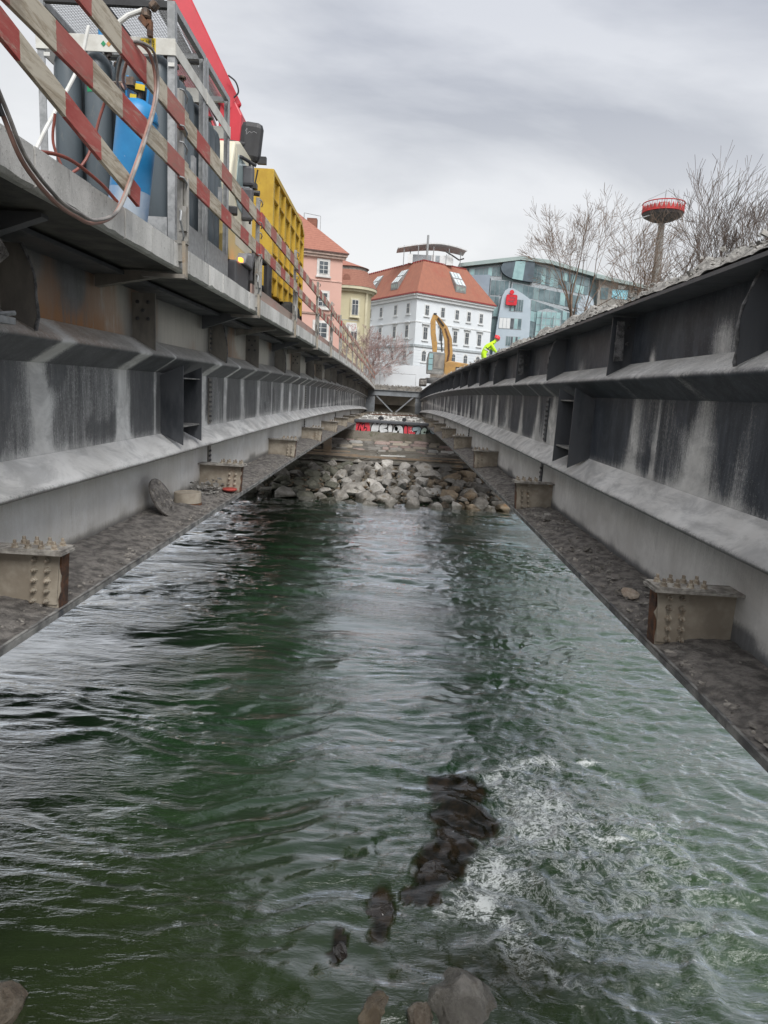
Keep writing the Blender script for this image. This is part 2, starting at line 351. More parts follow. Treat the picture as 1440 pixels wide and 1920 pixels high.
def rock_mat(name, c1, c2, c3, wet=False):
    m, nt, b = new_mat(name); g = NG(nt)
    n = g.noise(None, 2.2, 8, 0.65, 0.3); f = g.noise(None, 19, 7, 0.7)
    c = g.mix(g.mapr(n, 0.35, 0.62), c1, c2); c = g.mix(g.mapr(g.noise(g.mapping((1, 1, 1), (9, 3, 1)), 3.1, 7, 0.7), 0.55, 0.68), c, c3)
    c = g.mix(0.5, c, g.ramp(f, [(0.3, 0.35), (0.7, 1.0)]), 'MULTIPLY')
    c = g.mix(1.0, c, g.ramp(g.rand(), [(0, 0.62), (1, 1.25)]), 'MULTIPLY')
    geo = nt.nodes.new('ShaderNodeNewGeometry'); pz = g.sep(geo.outputs['Position'])[2]
    wl = g.mapr(g.math('ADD', pz, g.math('MULTIPLY', g.math('SUBTRACT', n, .5), .25)), -4.50, -4.66)
    c = g.mix(g.math('MULTIPLY', wl, .85), c, g.mix(1.0, c, (.30, .29, .25), 'MULTIPLY'))
    g.lk(c, b.inputs['Base Color'])
    if wet: b.inputs['Roughness'].default_value = 0.12; b.inputs['Coat Weight'].default_value = .8
    else: g.lk(g.mapr(wl, 0, 1, .85, .25), b.inputs['Roughness'])
    h = g.math('ADD', f, g.math('MULTIPLY', g.voro(None, 6), 0.6))
    g.lk(g.bump(h, 0.7, 0.04), b.inputs['Normal']); return m
M_ROCK = rock_mat('rock_grey', (0.20, 0.185, 0.165), (0.36, 0.34, 0.31), (0.2, 0.17, 0.13))
M_ROCKP = rock_mat('rock_pale', (0.32, 0.30, 0.275), (0.50, 0.48, 0.45), (0.3, 0.27, 0.22))
M_ROCKB = rock_mat('rock_brown', (0.20, 0.155, 0.11), (0.33, 0.265, 0.19), (0.30, 0.18, 0.09))
M_ROCKM = rock_mat('rock_mossy', (0.10, 0.10, 0.075), (0.19, 0.185, 0.15), (0.08, 0.085, 0.045))  # dark olive tone, given mostly to boulders on the left
M_ROCKW = rock_mat('rock_wet', (0.035, 0.024, 0.017), (0.06, 0.04, 0.028), (0.02, 0.016, 0.012), True)
M_ROCKT = rock_mat('rock_tan', (0.40, 0.31, 0.24), (0.56, 0.48, 0.40), (0.3, 0.25, 0.2))

def ground_mat():
    m, nt, b = new_mat('ground_earth'); g = NG(nt)
    n = g.noise(None, 0.35, 8, 0.6); f = g.noise(None, 3.5, 8, 0.7)
    c = g.mix(g.mapr(n, 0.4, 0.6), (0.10, 0.085, 0.065), (0.17, 0.155, 0.13)); c = g.mix(g.mapr(f, 0.5, 0.7), c, (0.075, 0.08, 0.045))
    g.lk(c, b.inputs['Base Color']); b.inputs['Roughness'].default_value = 0.95; g.lk(g.bump(f, 0.8, 0.15), b.inputs['Normal']); return m

# ================================================================ GROUND AND RIVER
WZ = -4.8
def smax(a, b): return max(a, b)
def ground():
    xs = np.unique(np.concatenate([np.linspace(-900, -70, 12), np.linspace(-60, -14, 24), np.linspace(-13, 13, 44), np.linspace(14, 60, 24), np.linspace(70, 900, 12)]))
    ys = np.unique(np.concatenate([np.linspace(-900, -40, 10), np.linspace(-30, -1, 16), np.linspace(0, 8, 40), np.linspace(9, 80, 100), np.linspace(85, 200, 24), np.linspace(230, 2500, 14)]))
    X, Y = np.meshgrid(xs, ys)
    near = -1.75 - 4.2 * sstep(0.2, 3.3, Y) - 0.95 * sstep(3.3, 6, Y)
    inner = -6.9 + 3.2 * sstep(25, 38, Y) + 1.5 * sstep(44, 45.4, Y)
    inner = inner + (0.3 + 2.2) * sstep(73.8, 74.6, Y)
    outer = -6.9 + 2.3 * sstep(25, 31, Y) + 4.9 * sstep(33, 46, Y)
    k = sstep(9.5, 13.5, np.abs(X))
    far = inner * (1 - k) + outer * k
    Z = np.where(Y < 15, near, far)
    Z = Z + (nfbm(X * 0.8, Y * 0.8, 4, 3) - 0.5) * 0.28 * (np.abs(X) < 60) * (Y < 73)
    return grid_mesh('ground', X, Y, Z, ground_mat(), 'structure')
ground()

def water_mat():
    m, nt, b = new_mat('river_water'); g = NG(nt)
    o = g.tc.outputs['Object']; s = g.sep(o)
    # body colour: green, browner in the shallows near the camera
    big = g.noise(None, 0.28, 4, 0.5)
    shal = g.math('ADD', g.mapr(s[1], 9.0, 4.0, 0, 0.75), g.math('MULTIPLY', g.math('SUBTRACT', big, 0.5), 0.7), clamp=True)
    body = g.mix(g.mapr(g.noise(None, 0.8, 5, 0.6), 0.3, 0.7), (0.0115, 0.033, 0.0125), (0.0175, 0.045, 0.019))
    body = g.mix(shal, body, (0.024, 0.030, 0.012))
    # turbulent aerated water to the right
    turb = g.math('MULTIPLY', g.mapr(g.math('ADD', s[0], g.math('MULTIPLY', g.math('SUBTRACT', s[1], 7.0), -0.12)), 0.9, 3.2), g.mapr(s[1], 22, 11))
    body = g.mix(g.math('MULTIPLY', turb, 0.8), body, (0.042, 0.074, 0.038))
    # foam from the foam attribute and streaky noise
    fa = g.attr('foam', 'Fac')
    fn = g.noise(g.mapping((0.8, 1.0, 1), rot=(0, 0, -0.5)), 7.5, 9, 0.78, 1.6)
    fw = g.math('ABSOLUTE', g.math('SUBTRACT', g.noise(g.mapping((0.75, 1.1, 1), rot=(0, 0, -0.5)), 4.2, 7, 0.72, 1.8), 0.5))
    web = g.mapr(fw, 0.05, 0.0)
    ff = g.noise(g.mapping((0.8, 1.3, 1), rot=(0, 0, -0.45)), 30, 6, 0.8, 1.0)
    nn = g.math('ADD', g.math('MULTIPLY', fn, 0.55), g.math('MULTIPLY', ff, 0.45))
    f = g.mapr(g.math('ADD', nn, g.math('MULTIPLY', fa, 0.38)), 0.67, 0.83)
    f = g.math('ADD', f, g.math('MULTIPLY', web, g.math('MULTIPLY', g.math('MULTIPLY', fa, 1.5), g.mapr(ff, .36, .54))), clamp=True)
    f = g.math('MULTIPLY', f, g.mapr(fa, 0.04, 0.25), clamp=True)
    sa = g.attr('stone', 'Fac')
    body = g.mix(g.math('MULTIPLY', sa, 0.93), body, g.mix(g.mapr(g.noise(None, 6, 5, .6), .4, .65), (0.007, 0.005, 0.0035), (0.030, 0.019, 0.012)))
    c = g.mix(f, body, (0.66, 0.69, 0.68))
    g.lk(c, b.inputs['Base Color'])
    b.inputs['Specular IOR Level'].default_value = 0.0; b.inputs['Roughness'].default_value = 0.6
    r1 = g.noise(g.mapping((0.30, 1.3, 1), rot=(0, 0, 0.1)), 5.5, 5, 0.55, 0.9)
    r2 = g.noise(g.mapping((0.5, 1.3, 1), rot=(0, 0, -0.15)), 16, 4, 0.6, 0.8)
    r3 = g.noise(g.mapping((0.8, 1.5, 1), rot=(0, 0, 0.1)), 38, 3, 0.6, 0.6)
    h = g.math('ADD', g.math('MULTIPLY', r1, 1.0), g.math('ADD', g.math('MULTIPLY', r2, 0.36), g.math('MULTIPLY', r3, 0.07)))
    calm = g.mapr(g.noise(g.mapping((0.5, 1, 1)), 0.9, 3, 0.5), 0.32, 0.6, 0.25, 1.0)
    h = g.math('MULTIPLY', h, calm)
    h = g.math('MULTIPLY', h, g.mapr(sa, 0, 1, 1, .35)); nb = g.bump(h, 1.0, 0.030)
    gl = nt.nodes.new('ShaderNodeBsdfGlossy'); gl.inputs['Roughness'].default_value = 0.035; gl.inputs['Color'].default_value = (.95, .97, 1, 1)
    lw = nt.nodes.new('ShaderNodeLayerWeight'); lw.inputs[0].default_value = 0.5
    g.lk(nb, gl.inputs['Normal']); g.lk(nb, lw.inputs['Normal'])
    fac = g.math('MULTIPLY_ADD', g.math('POWER', lw.outputs['Facing'], 2.3), 1.42, 0.025)
    fac = g.math('MULTIPLY', fac, g.math('MULTIPLY', g.mapr(f, 0, 1, 1.0, 0.2), g.mapr(sa, 0, 1, 1, .32)), clamp=True)
    mx_ = nt.nodes.new('ShaderNodeMixShader'); g.lk(fac, mx_.inputs[0]); g.lk(b.outputs[0], mx_.inputs[1]); g.lk(gl.outputs[0], mx_.inputs[2])
    g.lk(mx_.outputs[0], [n for n in nt.nodes if n.type == 'OUTPUT_MATERIAL'][0].inputs[0])
    return m
def river():
    xs = np.concatenate([[-900, -300, -100, -60, -40, -28, -20, -15], np.arange(-12, 9.01, 0.045), [11, 14, 20, 28, 40, 60, 100, 300, 900]])
    ys = np.concatenate([[-0.5, 1.5], np.arange(2.3, 13, 0.035), np.arange(13, 20, 0.06), np.arange(20, 34.1, 0.12)])
    X, Y = np.meshgrid(xs, ys)
    # domain-warped, cross-stream ripples
    wx = X + 0.9 * (nfbm(X * 0.5, Y * 0.6, 3, 11) - 0.5); wy = Y + 1.3 * (nfbm(X * 0.45 + 5, Y * 0.5, 3, 12) - 0.5)
    calm = 0.30 + 0.9 * sstep(0.38, 0.62, nfbm(X * 0.22, Y * 0.35, 3, 21))
    def ridge(n): return 1 - np.abs(2 * n - 1)
    h = 0.10 * (nfbm(wx * 0.32, wy * 1.3, 3, 1) - 0.5)
    h += 0.075 * calm * (ridge(nfbm(wx * 0.62, wy * 2.6, 3, 2)) - 0.5)
    h += 0.036 * calm * (ridge(nfbm(wx * 1.5, wy * 5.4, 3, 3)) - 0.5)
    d = np.hypot((X - 1.9) / 2.6, (Y - 6.0) / 2.2); tb = np.exp(-d ** 2 * 1.1) + 0.62 * sstep(0.9, 2.2, X) * (Y < 20)
    h += tb * 0.125 * (ridge(nfbm(wx * 1.6 + wy * 0.8, wy * 2.2 - wx * 0.6, 4, 5)) - 0.5)
    h += tb * 0.050 * (ridge(nfbm(wx * 5 + wy * 2, wy * 6 - wx * 2, 3, 6)) - 0.5)
    # smooth tongue pouring over the submerged stones
    for (cx, cy, rx, ry, a) in [(1.02, 7.25, .36, .25, .02), (1.5, 7.0, .3, .5, -.06), (1.1, 6.0, .30, .35, -.05)]:
        h += a * np.exp(-((X - cx) / rx) ** 2 - ((Y - cy) / ry) ** 2)
    edge = sstep(-12, -11, X) * (1 - sstep(8, 9, X))
    Z = WZ + h * edge
    o = grid_mesh('river_water', X, Y, Z, water_mat(), 'structure')
    # foam attribute: curved lip to the right of the stones and trailing patches
    f = np.zeros_like(X)
    WX = X + 0.34 * (nfbm(X * 2.2, Y * 2.2, 4, 51, .6) - .5) * 2; WY = Y + 0.34 * (nfbm(X * 2.2 + 9, Y * 2.2, 4, 52, .6) - .5) * 2
    # ridge of white water: a broken line to the right of the stones
    line = [(2.15, 8.15), (1.75, 8.0), (1.55, 7.75), (1.50, 7.4), (1.42, 7.05), (1.46, 6.75), (1.30, 6.45), (0.98, 6.30), (0.90, 6.0), (0.72, 5.65), (0.66, 5.5)]
    for k in range(len(line) - 1):
        (ax, ay), (bx, by) = line[k], line[k + 1]; L2 = (bx - ax) ** 2 + (by - ay) ** 2
        t = np.clip(((WX - ax) * (bx - ax) + (WY - ay) * (by - ay)) / L2, 0, 1); dd = np.hypot(WX - ax - t * (bx - ax), WY - ay - t * (by - ay))
        f = np.maximum(f, 0.70 * np.exp(-(dd / 0.10) ** 2)); f = np.maximum(f, 0.58 * np.exp(-(np.maximum(0, dd) / 0.30) ** 2) * (WX > ax - .03))
    for (cx, cy, rx, ry, am) in [(2.0, 6.75, .55, .10, .8), (2.45, 6.6, .4, .08, .75), (1.95, 7.35, .45, .30, .45), (1.35, 5.05, .10, .32, .6), (1.55, 4.75, .35, .08, .65), (2.9, 8.3, .25, .06, .7), (2.7, 7.9, .5, .06, .5), (2.0, 6.2, .7, .4, .42), (1.3, 5.9, .45, .3, .7), (1.05, 5.6, .28, .25, .75), (1.3, 5.15, .2, .4, .55), (1.55, 7.45, .22, .4, .6), (1.7, 5.3, .5, .35, .3), (2.9, 6.9, .5, .3, .3)]:
        f = np.maximum(f, am * np.exp(-((WX - cx) / rx) ** 2 - ((WY - cy) / ry) ** 2))
    f = np.maximum(f, 0.62 * np.exp(-((WX - 1.9) / .75) ** 2 - ((WY - 6.9) / 1.2) ** 2)); f = np.maximum(f, 0.40 * np.exp(-((X - 2.3) / 1.4) ** 2 - ((Y - 6.3) / 1.7) ** 2))
    for (cx, cy, rx, ry) in [(1.02, 7.25, .34, .30), (1.08, 6.8, .30, .25), (0.62, 5.95, .22, .3), (.2, 5.4, .3, .5)]:
        f -= 1.4 * np.exp(-((X - cx) / rx) ** 2 - ((Y - cy) / ry) ** 2)
    f = np.clip(f, 0, 1) * edge
    st_ = np.zeros_like(X); VX = X + 0.10 * (nfbm(X * 4, Y * 4, 3, 55) - .5) * 2; VY = Y + 0.10 * (nfbm(X * 4 + 3, Y * 4, 3, 56) - .5) * 2
    for (cx, cy, rx, ry, rr) in [(1.02, 7.35, .36, .34, .3), (1.05, 6.78, .40, .30, -.3), (0.70, 6.02, .26, .36, -.4), (.12, 5.40, .13, .34, .1), (.38, 5.62, .09, .12, 0), (-.24, 4.95, .07, .24, .1), (.55, 5.62, .14, .16, 0), (.92, 6.42, .20, .34, .2)]:
        a_, b_ = (VX - cx) * math.cos(rr) + (VY - cy) * math.sin(rr), -(VX - cx) * math.sin(rr) + (VY - cy) * math.cos(rr)
        st_ = np.maximum(st_, sstep(1.25, .85, np.hypot(a_ / rx, b_ / ry)))
    st_ = np.maximum(st_, .55 * np.exp(-((X - 1.2) / .8) ** 2 - ((Y - 4.8) / .3) ** 2))
    f = f * (1 - st_ * .9)
    a = o.data.attributes.new('stone', 'FLOAT', 'POINT'); a.data.foreach_set('value', st_.ravel().astype(np.float32))
    a = o.data.attributes.new('foam', 'FLOAT', 'POINT'); a.data.foreach_set('value', f.ravel().astype(np.float32))
    return o
river()

# ================================================================ BRIDGE GIRDERS
YN, YF = -4.0, 72.0
YS = np.concatenate([np.arange(YN, 24, 0.06), np.arange(24, YF + 0.01, 0.24)])
def girder(left):
    s = 1 if left else -1
    xw = -3.35 if left else 2.80
    xt = -3.06 if left else 2.53
    root = thing('bridge_girder',
                 'long grey steel girder with pale dust bands, below the deck slab and railing' if left else
                 'nearly black steel girder with rubble along its top flange, dusted white in patches',
                 'bridge girder', (xw, 0, -1.9))
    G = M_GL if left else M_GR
    ledge = -2.62 if left else 2.17
    rt = (lambda a, b, n: [(a[0] + (b[0] - a[0]) * i / n, a[1] + (b[1] - a[1]) * i / n) for i in range(n)])
    zj = dict(l0=-1.10, lt=-1.035, l1=-0.78, u0=0.08, ut=0.285, u1=0.49, top=1.12 if left else 1.05)
    tipr = lambda zt, up: [(xt - s * 0.028, zt - 0.028), (xt - s * .004, zt - .012), (xt, zt + .012), (xt - s * 0.03, zt + 0.045)] if up else 0
    segs = {
        'lower_web': rt((xw, -1.88), (xw, zj['l0']), 8) + [(xw, zj['l0'])],
        'lower_rib': [(xw, zj['l0'])] + rt((xt - s * .03, zj['lt'] - .022), (xt - s * .03, zj['lt'] - .022), 1) + tipr(zj['lt'], 1) + rt((xt - s * .04, zj['lt'] + .055), (xw, zj['l1']), 4) + [(xw, zj['l1'])],
        'middle_web': rt((xw, zj['l1']), (xw, zj['u0']), 9) + [(xw, zj['u0'])],
        'upper_rib': [(xw, zj['u0'])] + rt((xw, zj['u0']), (xt - s * .03, zj['ut'] - .03), 3)[1:] + tipr(zj['ut'], 1) + rt((xt - s * .04, zj['ut'] + .055), (xw, zj['u1']), 4) + [(xw, zj['u1'])],
        'upper_web': rt((xw, zj['u1']), (xw, zj['top']), 7) + [(xw, zj['top'])],
    }
    if left:
        bands = [(5.2, .15, .3), (6.26, .30, .75), (8.17, .33, .95), (9.25, .10, .5), (11.5, .42, .9)] + [(13.2 + i * 1.62 + random.uniform(-.3, .3), random.uniform(.15, .5), random.uniform(.3, 1)) for i in range(36)]
    else:
        bands = [(4.4, .12, .35), (5.35, .14, .3), (6.15, .26, .62), (7.85, .22, .5), (7.2, .05, .45), (11.9, .45, .75), (13.2, .25, .7), (14.9, .2, .7)] + [(16.6 + i * 1.75 + random.uniform(-.4, .4), random.uniform(.15, .4), random.uniform(.3, .7)) for i in range(32)]
    hole = (9.62, 10.28, -0.66, 0.02)
    for name, prof in segs.items():
        n = len(prof); ny = len(YS)
        P = np.array(prof); X = np.tile(P[:, 0], (ny, 1)); Zb = np.tile(P[:, 1], (ny, 1)); Y = np.tile(YS[:, None], (1, n))
        C = np.array([cz(y) for y in YS])[:, None]
        if 'rib' in name:                                       # slight waviness of the bent plate
            X = X + s * 0.008 * (nfbm(Y * 0.7, Zb * 0, 2, 5) - 0.5) * 2
        X = X - xw; Z = Zb + C + 1.9
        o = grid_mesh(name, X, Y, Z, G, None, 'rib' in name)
        o.parent = root
        if name == 'middle_web':                                # access opening between the two fins
            me = o.data; bm = bmesh.new(); bm.from_mesh(me)
            kill = [f for f in bm.faces if hole[0] < f.calc_center_median().y < hole[1] and hole[2] < f.calc_center_median().z - 1.9 < hole[3]]
            bmesh.ops.delete(bm, geom=kill, context='FACES'); bm.to_mesh(me); bm.free()
        co = np.empty(len(o.data.vertices) * 3, np.float32); o.data.vertices.foreach_get('co', co); co = co.reshape(-1, 3)
        y = co[:, 1]; z = co[:, 2] - 1.9
        D = np.zeros(len(y)); Ru = np.zeros(len(y)); B = np.zeros(len(y))
        for (yc, wd, am) in bands:
            wv = wd * 0.55 if left else wd * (0.45 + 1.0 * np.clip((0.1 - z) / 0.9, 0, 1))
            tp = 1.0 if left else (0.45 + 0.6 * np.clip((0.1 - z) / 0.9, 0, 1))
            yw = y + 0.09 * (nfbm(y * 2.2, z * 1.6, 3, 90) - .5) * 2
            D += am * np.exp(-np.abs((yw - yc) / wv) ** (2.6 if left else 2)) * tp * (0.75 + 0.5 * nfbm(y * 3, z * 1.2, 3, 33))
        if name == 'middle_web':
            D = D + (0.10 if left else 0.05) + 0.16 * (nfbm(y * .9, z * .8, 3, 44) > .56); B += (0.12 if left else 0) * nfbm(y * .6, z, 2, 3)
            D += 0.25 * np.exp(-((z + 0.78) / 0.07) ** 2)
        if name == 'upper_web':
            if left:
                D = D * 0.0; B = 0.15 + 0.75 * sstep(0.36, 0.6, nfbm(y * 0.55, z * 0.2, 3, 31)); B = B * (0.35 + 0.65 * sstep(1.1, 0.7, z))
                B = np.maximum(B, 0.75 * np.exp(-((y - 7.9) / .55) ** 2)); B = B * (1 - 0.8 * np.exp(-((y - 6.9) / .35) ** 2))
                Ru = 0.95 * np.exp(-((y - 5.95) / (0.14 + 0.2 * (1.1 - z))) ** 2) * sstep(1.05, 0.85, z) + 0.55 * np.exp(-((y - 7.0) / .9) ** 2) * sstep(.75, .5, z) + 0.5 * sstep(.56, .64, nfbm(y * .9, z, 2, 41))
            else:
                D = 0 * y
                for (yc, wd, am, zt) in [(5.95, .22, .62, .95), (7.55, .10, .75, .8), (10.4, .25, .4, .85), (13.6, .2, .35, .8), (16.6, .2, .4, .8), (4.4, .1, .3, .8)]:
                    D = np.maximum(D, am * np.exp(-((y - yc) / wd) ** 2) * sstep(zt, zt - 0.4, z))
        if name in ('lower_web',):
            B = 1.0 - 0.15 * nfbm(y * 0.5, z * .6, 3, 8) if left else 0.95 - 0.25 * nfbm(y * 0.5, z * .6, 3, 8)
            D = (0.52 if left else 0.62) - 0.35 * (nfbm(y * 0.8, z * 0.4, 3, 9) - .5) + 0 * y
            wetz = -1.88 + cz(0) + 0.10 + 0.14 * nfbm(y * 1.7, 0 * y, 3, 77)
            low = sstep(0.03, -0.03, z - np.array([cz(t) for t in y]) - wetz)
            D = D * (1 - 0.9 * low); B = B * (1 - 0.7 * low)
            if not left: D = D * (0.75 + 0.4 * sstep(-1.2, -1.7, z))
        if 'rib' in name:
            k = 'l' if 'lower' in name else 'u'
            zt = zj[k + 't']; zl = z - np.array([cz(t) for t in y])
            upf = sstep(zt - 0.01, zt + 0.03, zl)
            if k == 'l': D = D * 0.1 + upf * (0.70 if left else 0.74) + upf * 0.3 * (nfbm(y * 1.1, z * 3, 3, 19) - .4) + (1 - upf) * (0.12 if left else 0.05); B = B + (1 - upf) * 0.35
            else:
                # diagonal dust streaks below each band, pale dusty top slope
                D = (1 - upf) * np.minimum(1, D * 1.1) + upf * ((0.34 if left else 0.52) + 0.35 * D); B = upf * (0.45 if left else 0.25)
                if left: Ru += upf * 0.6 * np.exp(-((y - 6.3) / 1.0) ** 2)
        ca = o.data.color_attributes.new('dust', 'FLOAT_COLOR', 'POINT')
        arr = np.stack([np.clip(D, 0, 1), np.clip(Ru, 0, 1), np.clip(B, 0, 1), np.ones(len(y))], 1).astype(np.float32)
        ca.data.foreach_set('color', arr.ravel())
    # opening: closed steel box behind the hole
    mb = MB(); y0, y1, z0, z1 = hole; y0 -= .05; y1 += .05; z0 -= .05; z1 += .05; xb = xw - s * 0.5
    mb.add([(xw - s * .002, y0, z0), (xw - s * .002, y1, z0), (xw - s * .002, y1, z1), (xw - s * .002, y0, z1), (xb, y0, z0), (xb, y1, z0), (xb, y1, z1), (xb, y0, z1)],
           [(0, 1, 5, 4), (1, 2, 6, 5), (2, 3, 7, 6), (3, 0, 4, 7), (4, 5, 6, 7)])
    mb.build('opening_box', M_STIFFR, root)
    # fins beside the opening and shelf plates
    for yf in (9.5, 10.4):
        mb = MB(); mb.prism([(xw, -0.77), (xw + s * .02, -0.79), (xt + s * .03, -0.93), (xt + s * .03, 0.20), (xw, 0.05)], 'y', yf - .012, yf + .012)
        mb.build('access_fin', M_STIFFR, root)
    for zz in (0.02, -0.67):
        MB().box(min(xw, xt), max(xw, xt), 9.512, 10.388, zz - .01, zz + .01).build('shelf_plate', M_EDGE, root)
    # stiffeners in the top zone
    b_stf = MB().lathe((0, 0, 0), [(.024, 0), (.024, .018), (.016, .02), (.016, .035)], 8, Matrix.Rotation(PI / 2, 3, 'X')).mesh('bolt', M_BURR)
    for k in range(-1, 11):
        yb = (8.5 if left else 8.25) + 6.3 * k
        c = cz(yb)
        prof = [(xw, zj['u1'] + c), (xt, zj['ut'] + .05 + c), (xt, 1.03 + c), (xw, 1.03 + c)]
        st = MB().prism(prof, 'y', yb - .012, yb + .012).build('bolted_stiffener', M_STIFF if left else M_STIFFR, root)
        if yb < 30:
            for bx, bz in ((.07, .72), (.07, .92), (.2, .72), (.2, .92), (.135, .82)):
                put('bolt', b_stf, st, (xw + s * bx, yb - .012, bz + c))
        if not left:                                            # torn strip of plate hanging beside the stiffener
            if k in (0, 1):
                MB().prism([(xt + .02, .97 + c), (xt + .10, .97 + c), (xt + .13, .52 + c), (xt + .02, .50 + c)], 'y', yb - .14, yb - .125).build('torn_plate', M_BURR, root)
        yc = (5.7 if left else 5.15) + 6.3 * (k + (0 if left else 0)); c = cz(yc)
        e = [(xw, zj['u1'] + c), (xt, zj['ut'] + .05 + c)]
        for t in range(9):
            q = t / 8; e.append((xt + s * (-0.10 * q ** 3 * 1.0) + s * 0.02 * math.sin(q * PI), zj['ut'] + .08 + c + q * (1.03 - zj['ut'] - .08)))
        e.append((xw, 1.03 + c))
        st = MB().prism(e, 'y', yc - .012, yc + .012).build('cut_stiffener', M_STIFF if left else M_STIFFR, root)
        pts = [(p[0] + s * 0.0 + random.uniform(-.008, .008), yc + random.uniform(-.006, .006), p[1]) for p in e[1:-1]]
        if yc < 40: MB().tube(pts, [random.uniform(.010, .019) for _ in pts], 6).build('cut_burr', M_BURR, st)
    # splice covers with two rows of bolts
    for k in range(0, 11):
        ys = (11.95 if left else 12.35) + 6.3 * k * 2
        if ys > 70: break
        for (z0, z1) in ((zj['l1'] + .03, zj['u0'] - .03), (-1.80, zj['l0'] - .04), (zj['u1'] + .03, 1.0)):
            c = cz(ys)
            xa, xb_ = sorted((xw + s * .004, xw + s * .022))
            p = MB().box(xa, xb_, ys - .075, ys + .075, z0 + c, z1 + c).build('splice_plate', M_STIFF if left else M_STIFFR, root)
            b = MB(); n_ = int((z1 - z0) / .085)
            for i in range(n_):
                for q in (-.036, .036):
                    b.cbox((xw + s * .03, ys + q, z0 + .05 + i * .085 + c), (.02, .036, .036))
            b.build('bolt_rows', M_BURR, p)['kind'] = 'stuff'
    # bottom flange, its pale worn edge and the dirt lying on it
    stn = list(np.arange(YN, YF, 1.5)) + [YF]
    def strip(name, m, x0, x1, z0, z1, parent=root, wav=0.0):
        mb = MB(); n = len(stn)
        for y in stn:
            c = cz(y); wv = wav * (mnoise.noise(Vector((y * 1.3, x0, 3))) )
            mb.v += [(x0 + wv, y, z0 + c), (x1 + wv, y, z0 + c), (x1 + wv, y, z1 + c), (x0 + wv, y, z1 + c)]
        for i in range(n - 1):
            q = i * 4
            for a in range(4): mb.f.append((q + a, q + (a + 1) % 4, q + 4 + (a + 1) % 4, q + 4 + a)); mb.mi.append(0)
        mb.f += [(0, 1, 2, 3), tuple((n - 1) * 4 + a for a in (3, 2, 1, 0))]; mb.mi += [0, 0]
        return mb.build(name, m, parent)
    xo = xw - s * 0.55
    strip('bottom_flange', M_EDGE, min(xo, ledge), max(xo, ledge), -1.95, -1.905)
    if left: strip('top_flange', M_STIFFR, -3.75, -2.98, 1.065, 1.105)
    else: strip('top_flange', M_STIFFR, 2.45, 3.25, 1.052, 1.085)
    # vertical back plate so the girder is a solid box section from outside
    xo2 = xw - s * 0.52
    strip('outer_web', M_GREYSTEEL, min(xo2, xo2 - s * .02), max(xo2, xo2 - s * .02), -1.9, 1.05)
    ys = np.concatenate([np.arange(YN, 20, 0.03), np.arange(20, YF, 0.12)]); nx = 26
    t = np.linspace(0, 1, nx); X = np.tile(ledge + s * 0.0 + (xw - ledge) * t, (len(ys), 1)); Y = np.tile(ys[:, None], (1, nx))
    rough = ridge_ = np.abs(nfbm(X * 7, Y * 5, 4, 61) - 0.5) * 2
    Z = -1.903 + 0.012 + 0.075 * sstep(0.08, 0.8, np.tile(t, (len(ys), 1))) * (0.3 + nfbm(X * 3, Y * 1.3, 3, 62)) + 0.03 * (1 - rough) * sstep(0.05, 0.25, np.tile(t, (len(ys), 1)))
    Z += 0.02 * (nfbm(X * 16, Y * 14, 3, 63) - .5)
    Z += np.array([cz(q) for q in ys])[:, None]
    X = X + s * (0.012 * (nfbm(Y * 4, X * 0, 3, 64) - .5)) * (t < 0.02)
    d = grid_mesh('flange_dirt', X - xw, Y, Z + 1.9, M_DIRT, 'stuff', False); d.parent = root
    # plate edge strip
    strip('flange_lip', M_EDGE, min(ledge, ledge - s * .022), max(ledge, ledge - s * .022), -1.904, -1.888, wav=0.03)
    # loose flakes and chips on the flange
    bm = MB()
    for i in range(3600):
        y = 2.8 + 22 * random.random() ** 1.5; q = random.random() ** 0.7
        x = ledge - s * 0.06 + (xw - ledge + s * 0.06) * q
        r = random.uniform(.008, .038) * (1.8 if random.random() < .08 else 1)
        n = random.choice((5, 6)); a0 = random.random() * 6; tilt = random.uniform(-.35, .35)
        h = random.uniform(.004, .018); z = -1.895 + cz(y) + 0.055 * q + 0.012
        V = []
        rr = [r * random.uniform(.6, 1.2) for _ in range(n)]
        for lv in (0, 1):
            for j in range(n):
                a = a0 + j * 2 * PI / n; V.append((x + rr[j] * math.cos(a) * (1 - .2 * lv), y + rr[j] * math.sin(a) * (1 - .2 * lv), z + h * lv + tilt * rr[j] * math.cos(a)))
        bm.add(V, [tuple(range(n, 2 * n))] + [(j, (j + 1) % n, n + (j + 1) % n, n + j) for j in range(n)])
    f = bm.build('dirt_flakes', M_FLAKE, root); f['kind'] = 'stuff'
    # cut cross-beam stubs with their bolts
    b_side = MB().lathe((0, 0, 0), [(.030, 0), (.030, .006), (.022, .007), (.022, .026), (.013, .028), (.013, .048), (.001, .05)], 6, Matrix.Rotation(PI / 2, 3, 'X')).mesh('bolt', M_BOLT)
    b_top = MB().lathe((0, 0, 0), [(.032, 0), (.032, .006), (.024, .008), (.024, .03), (.014, .032), (.014, .062), (.001, .064)], 6).mesh('bolt', M_BOLT)
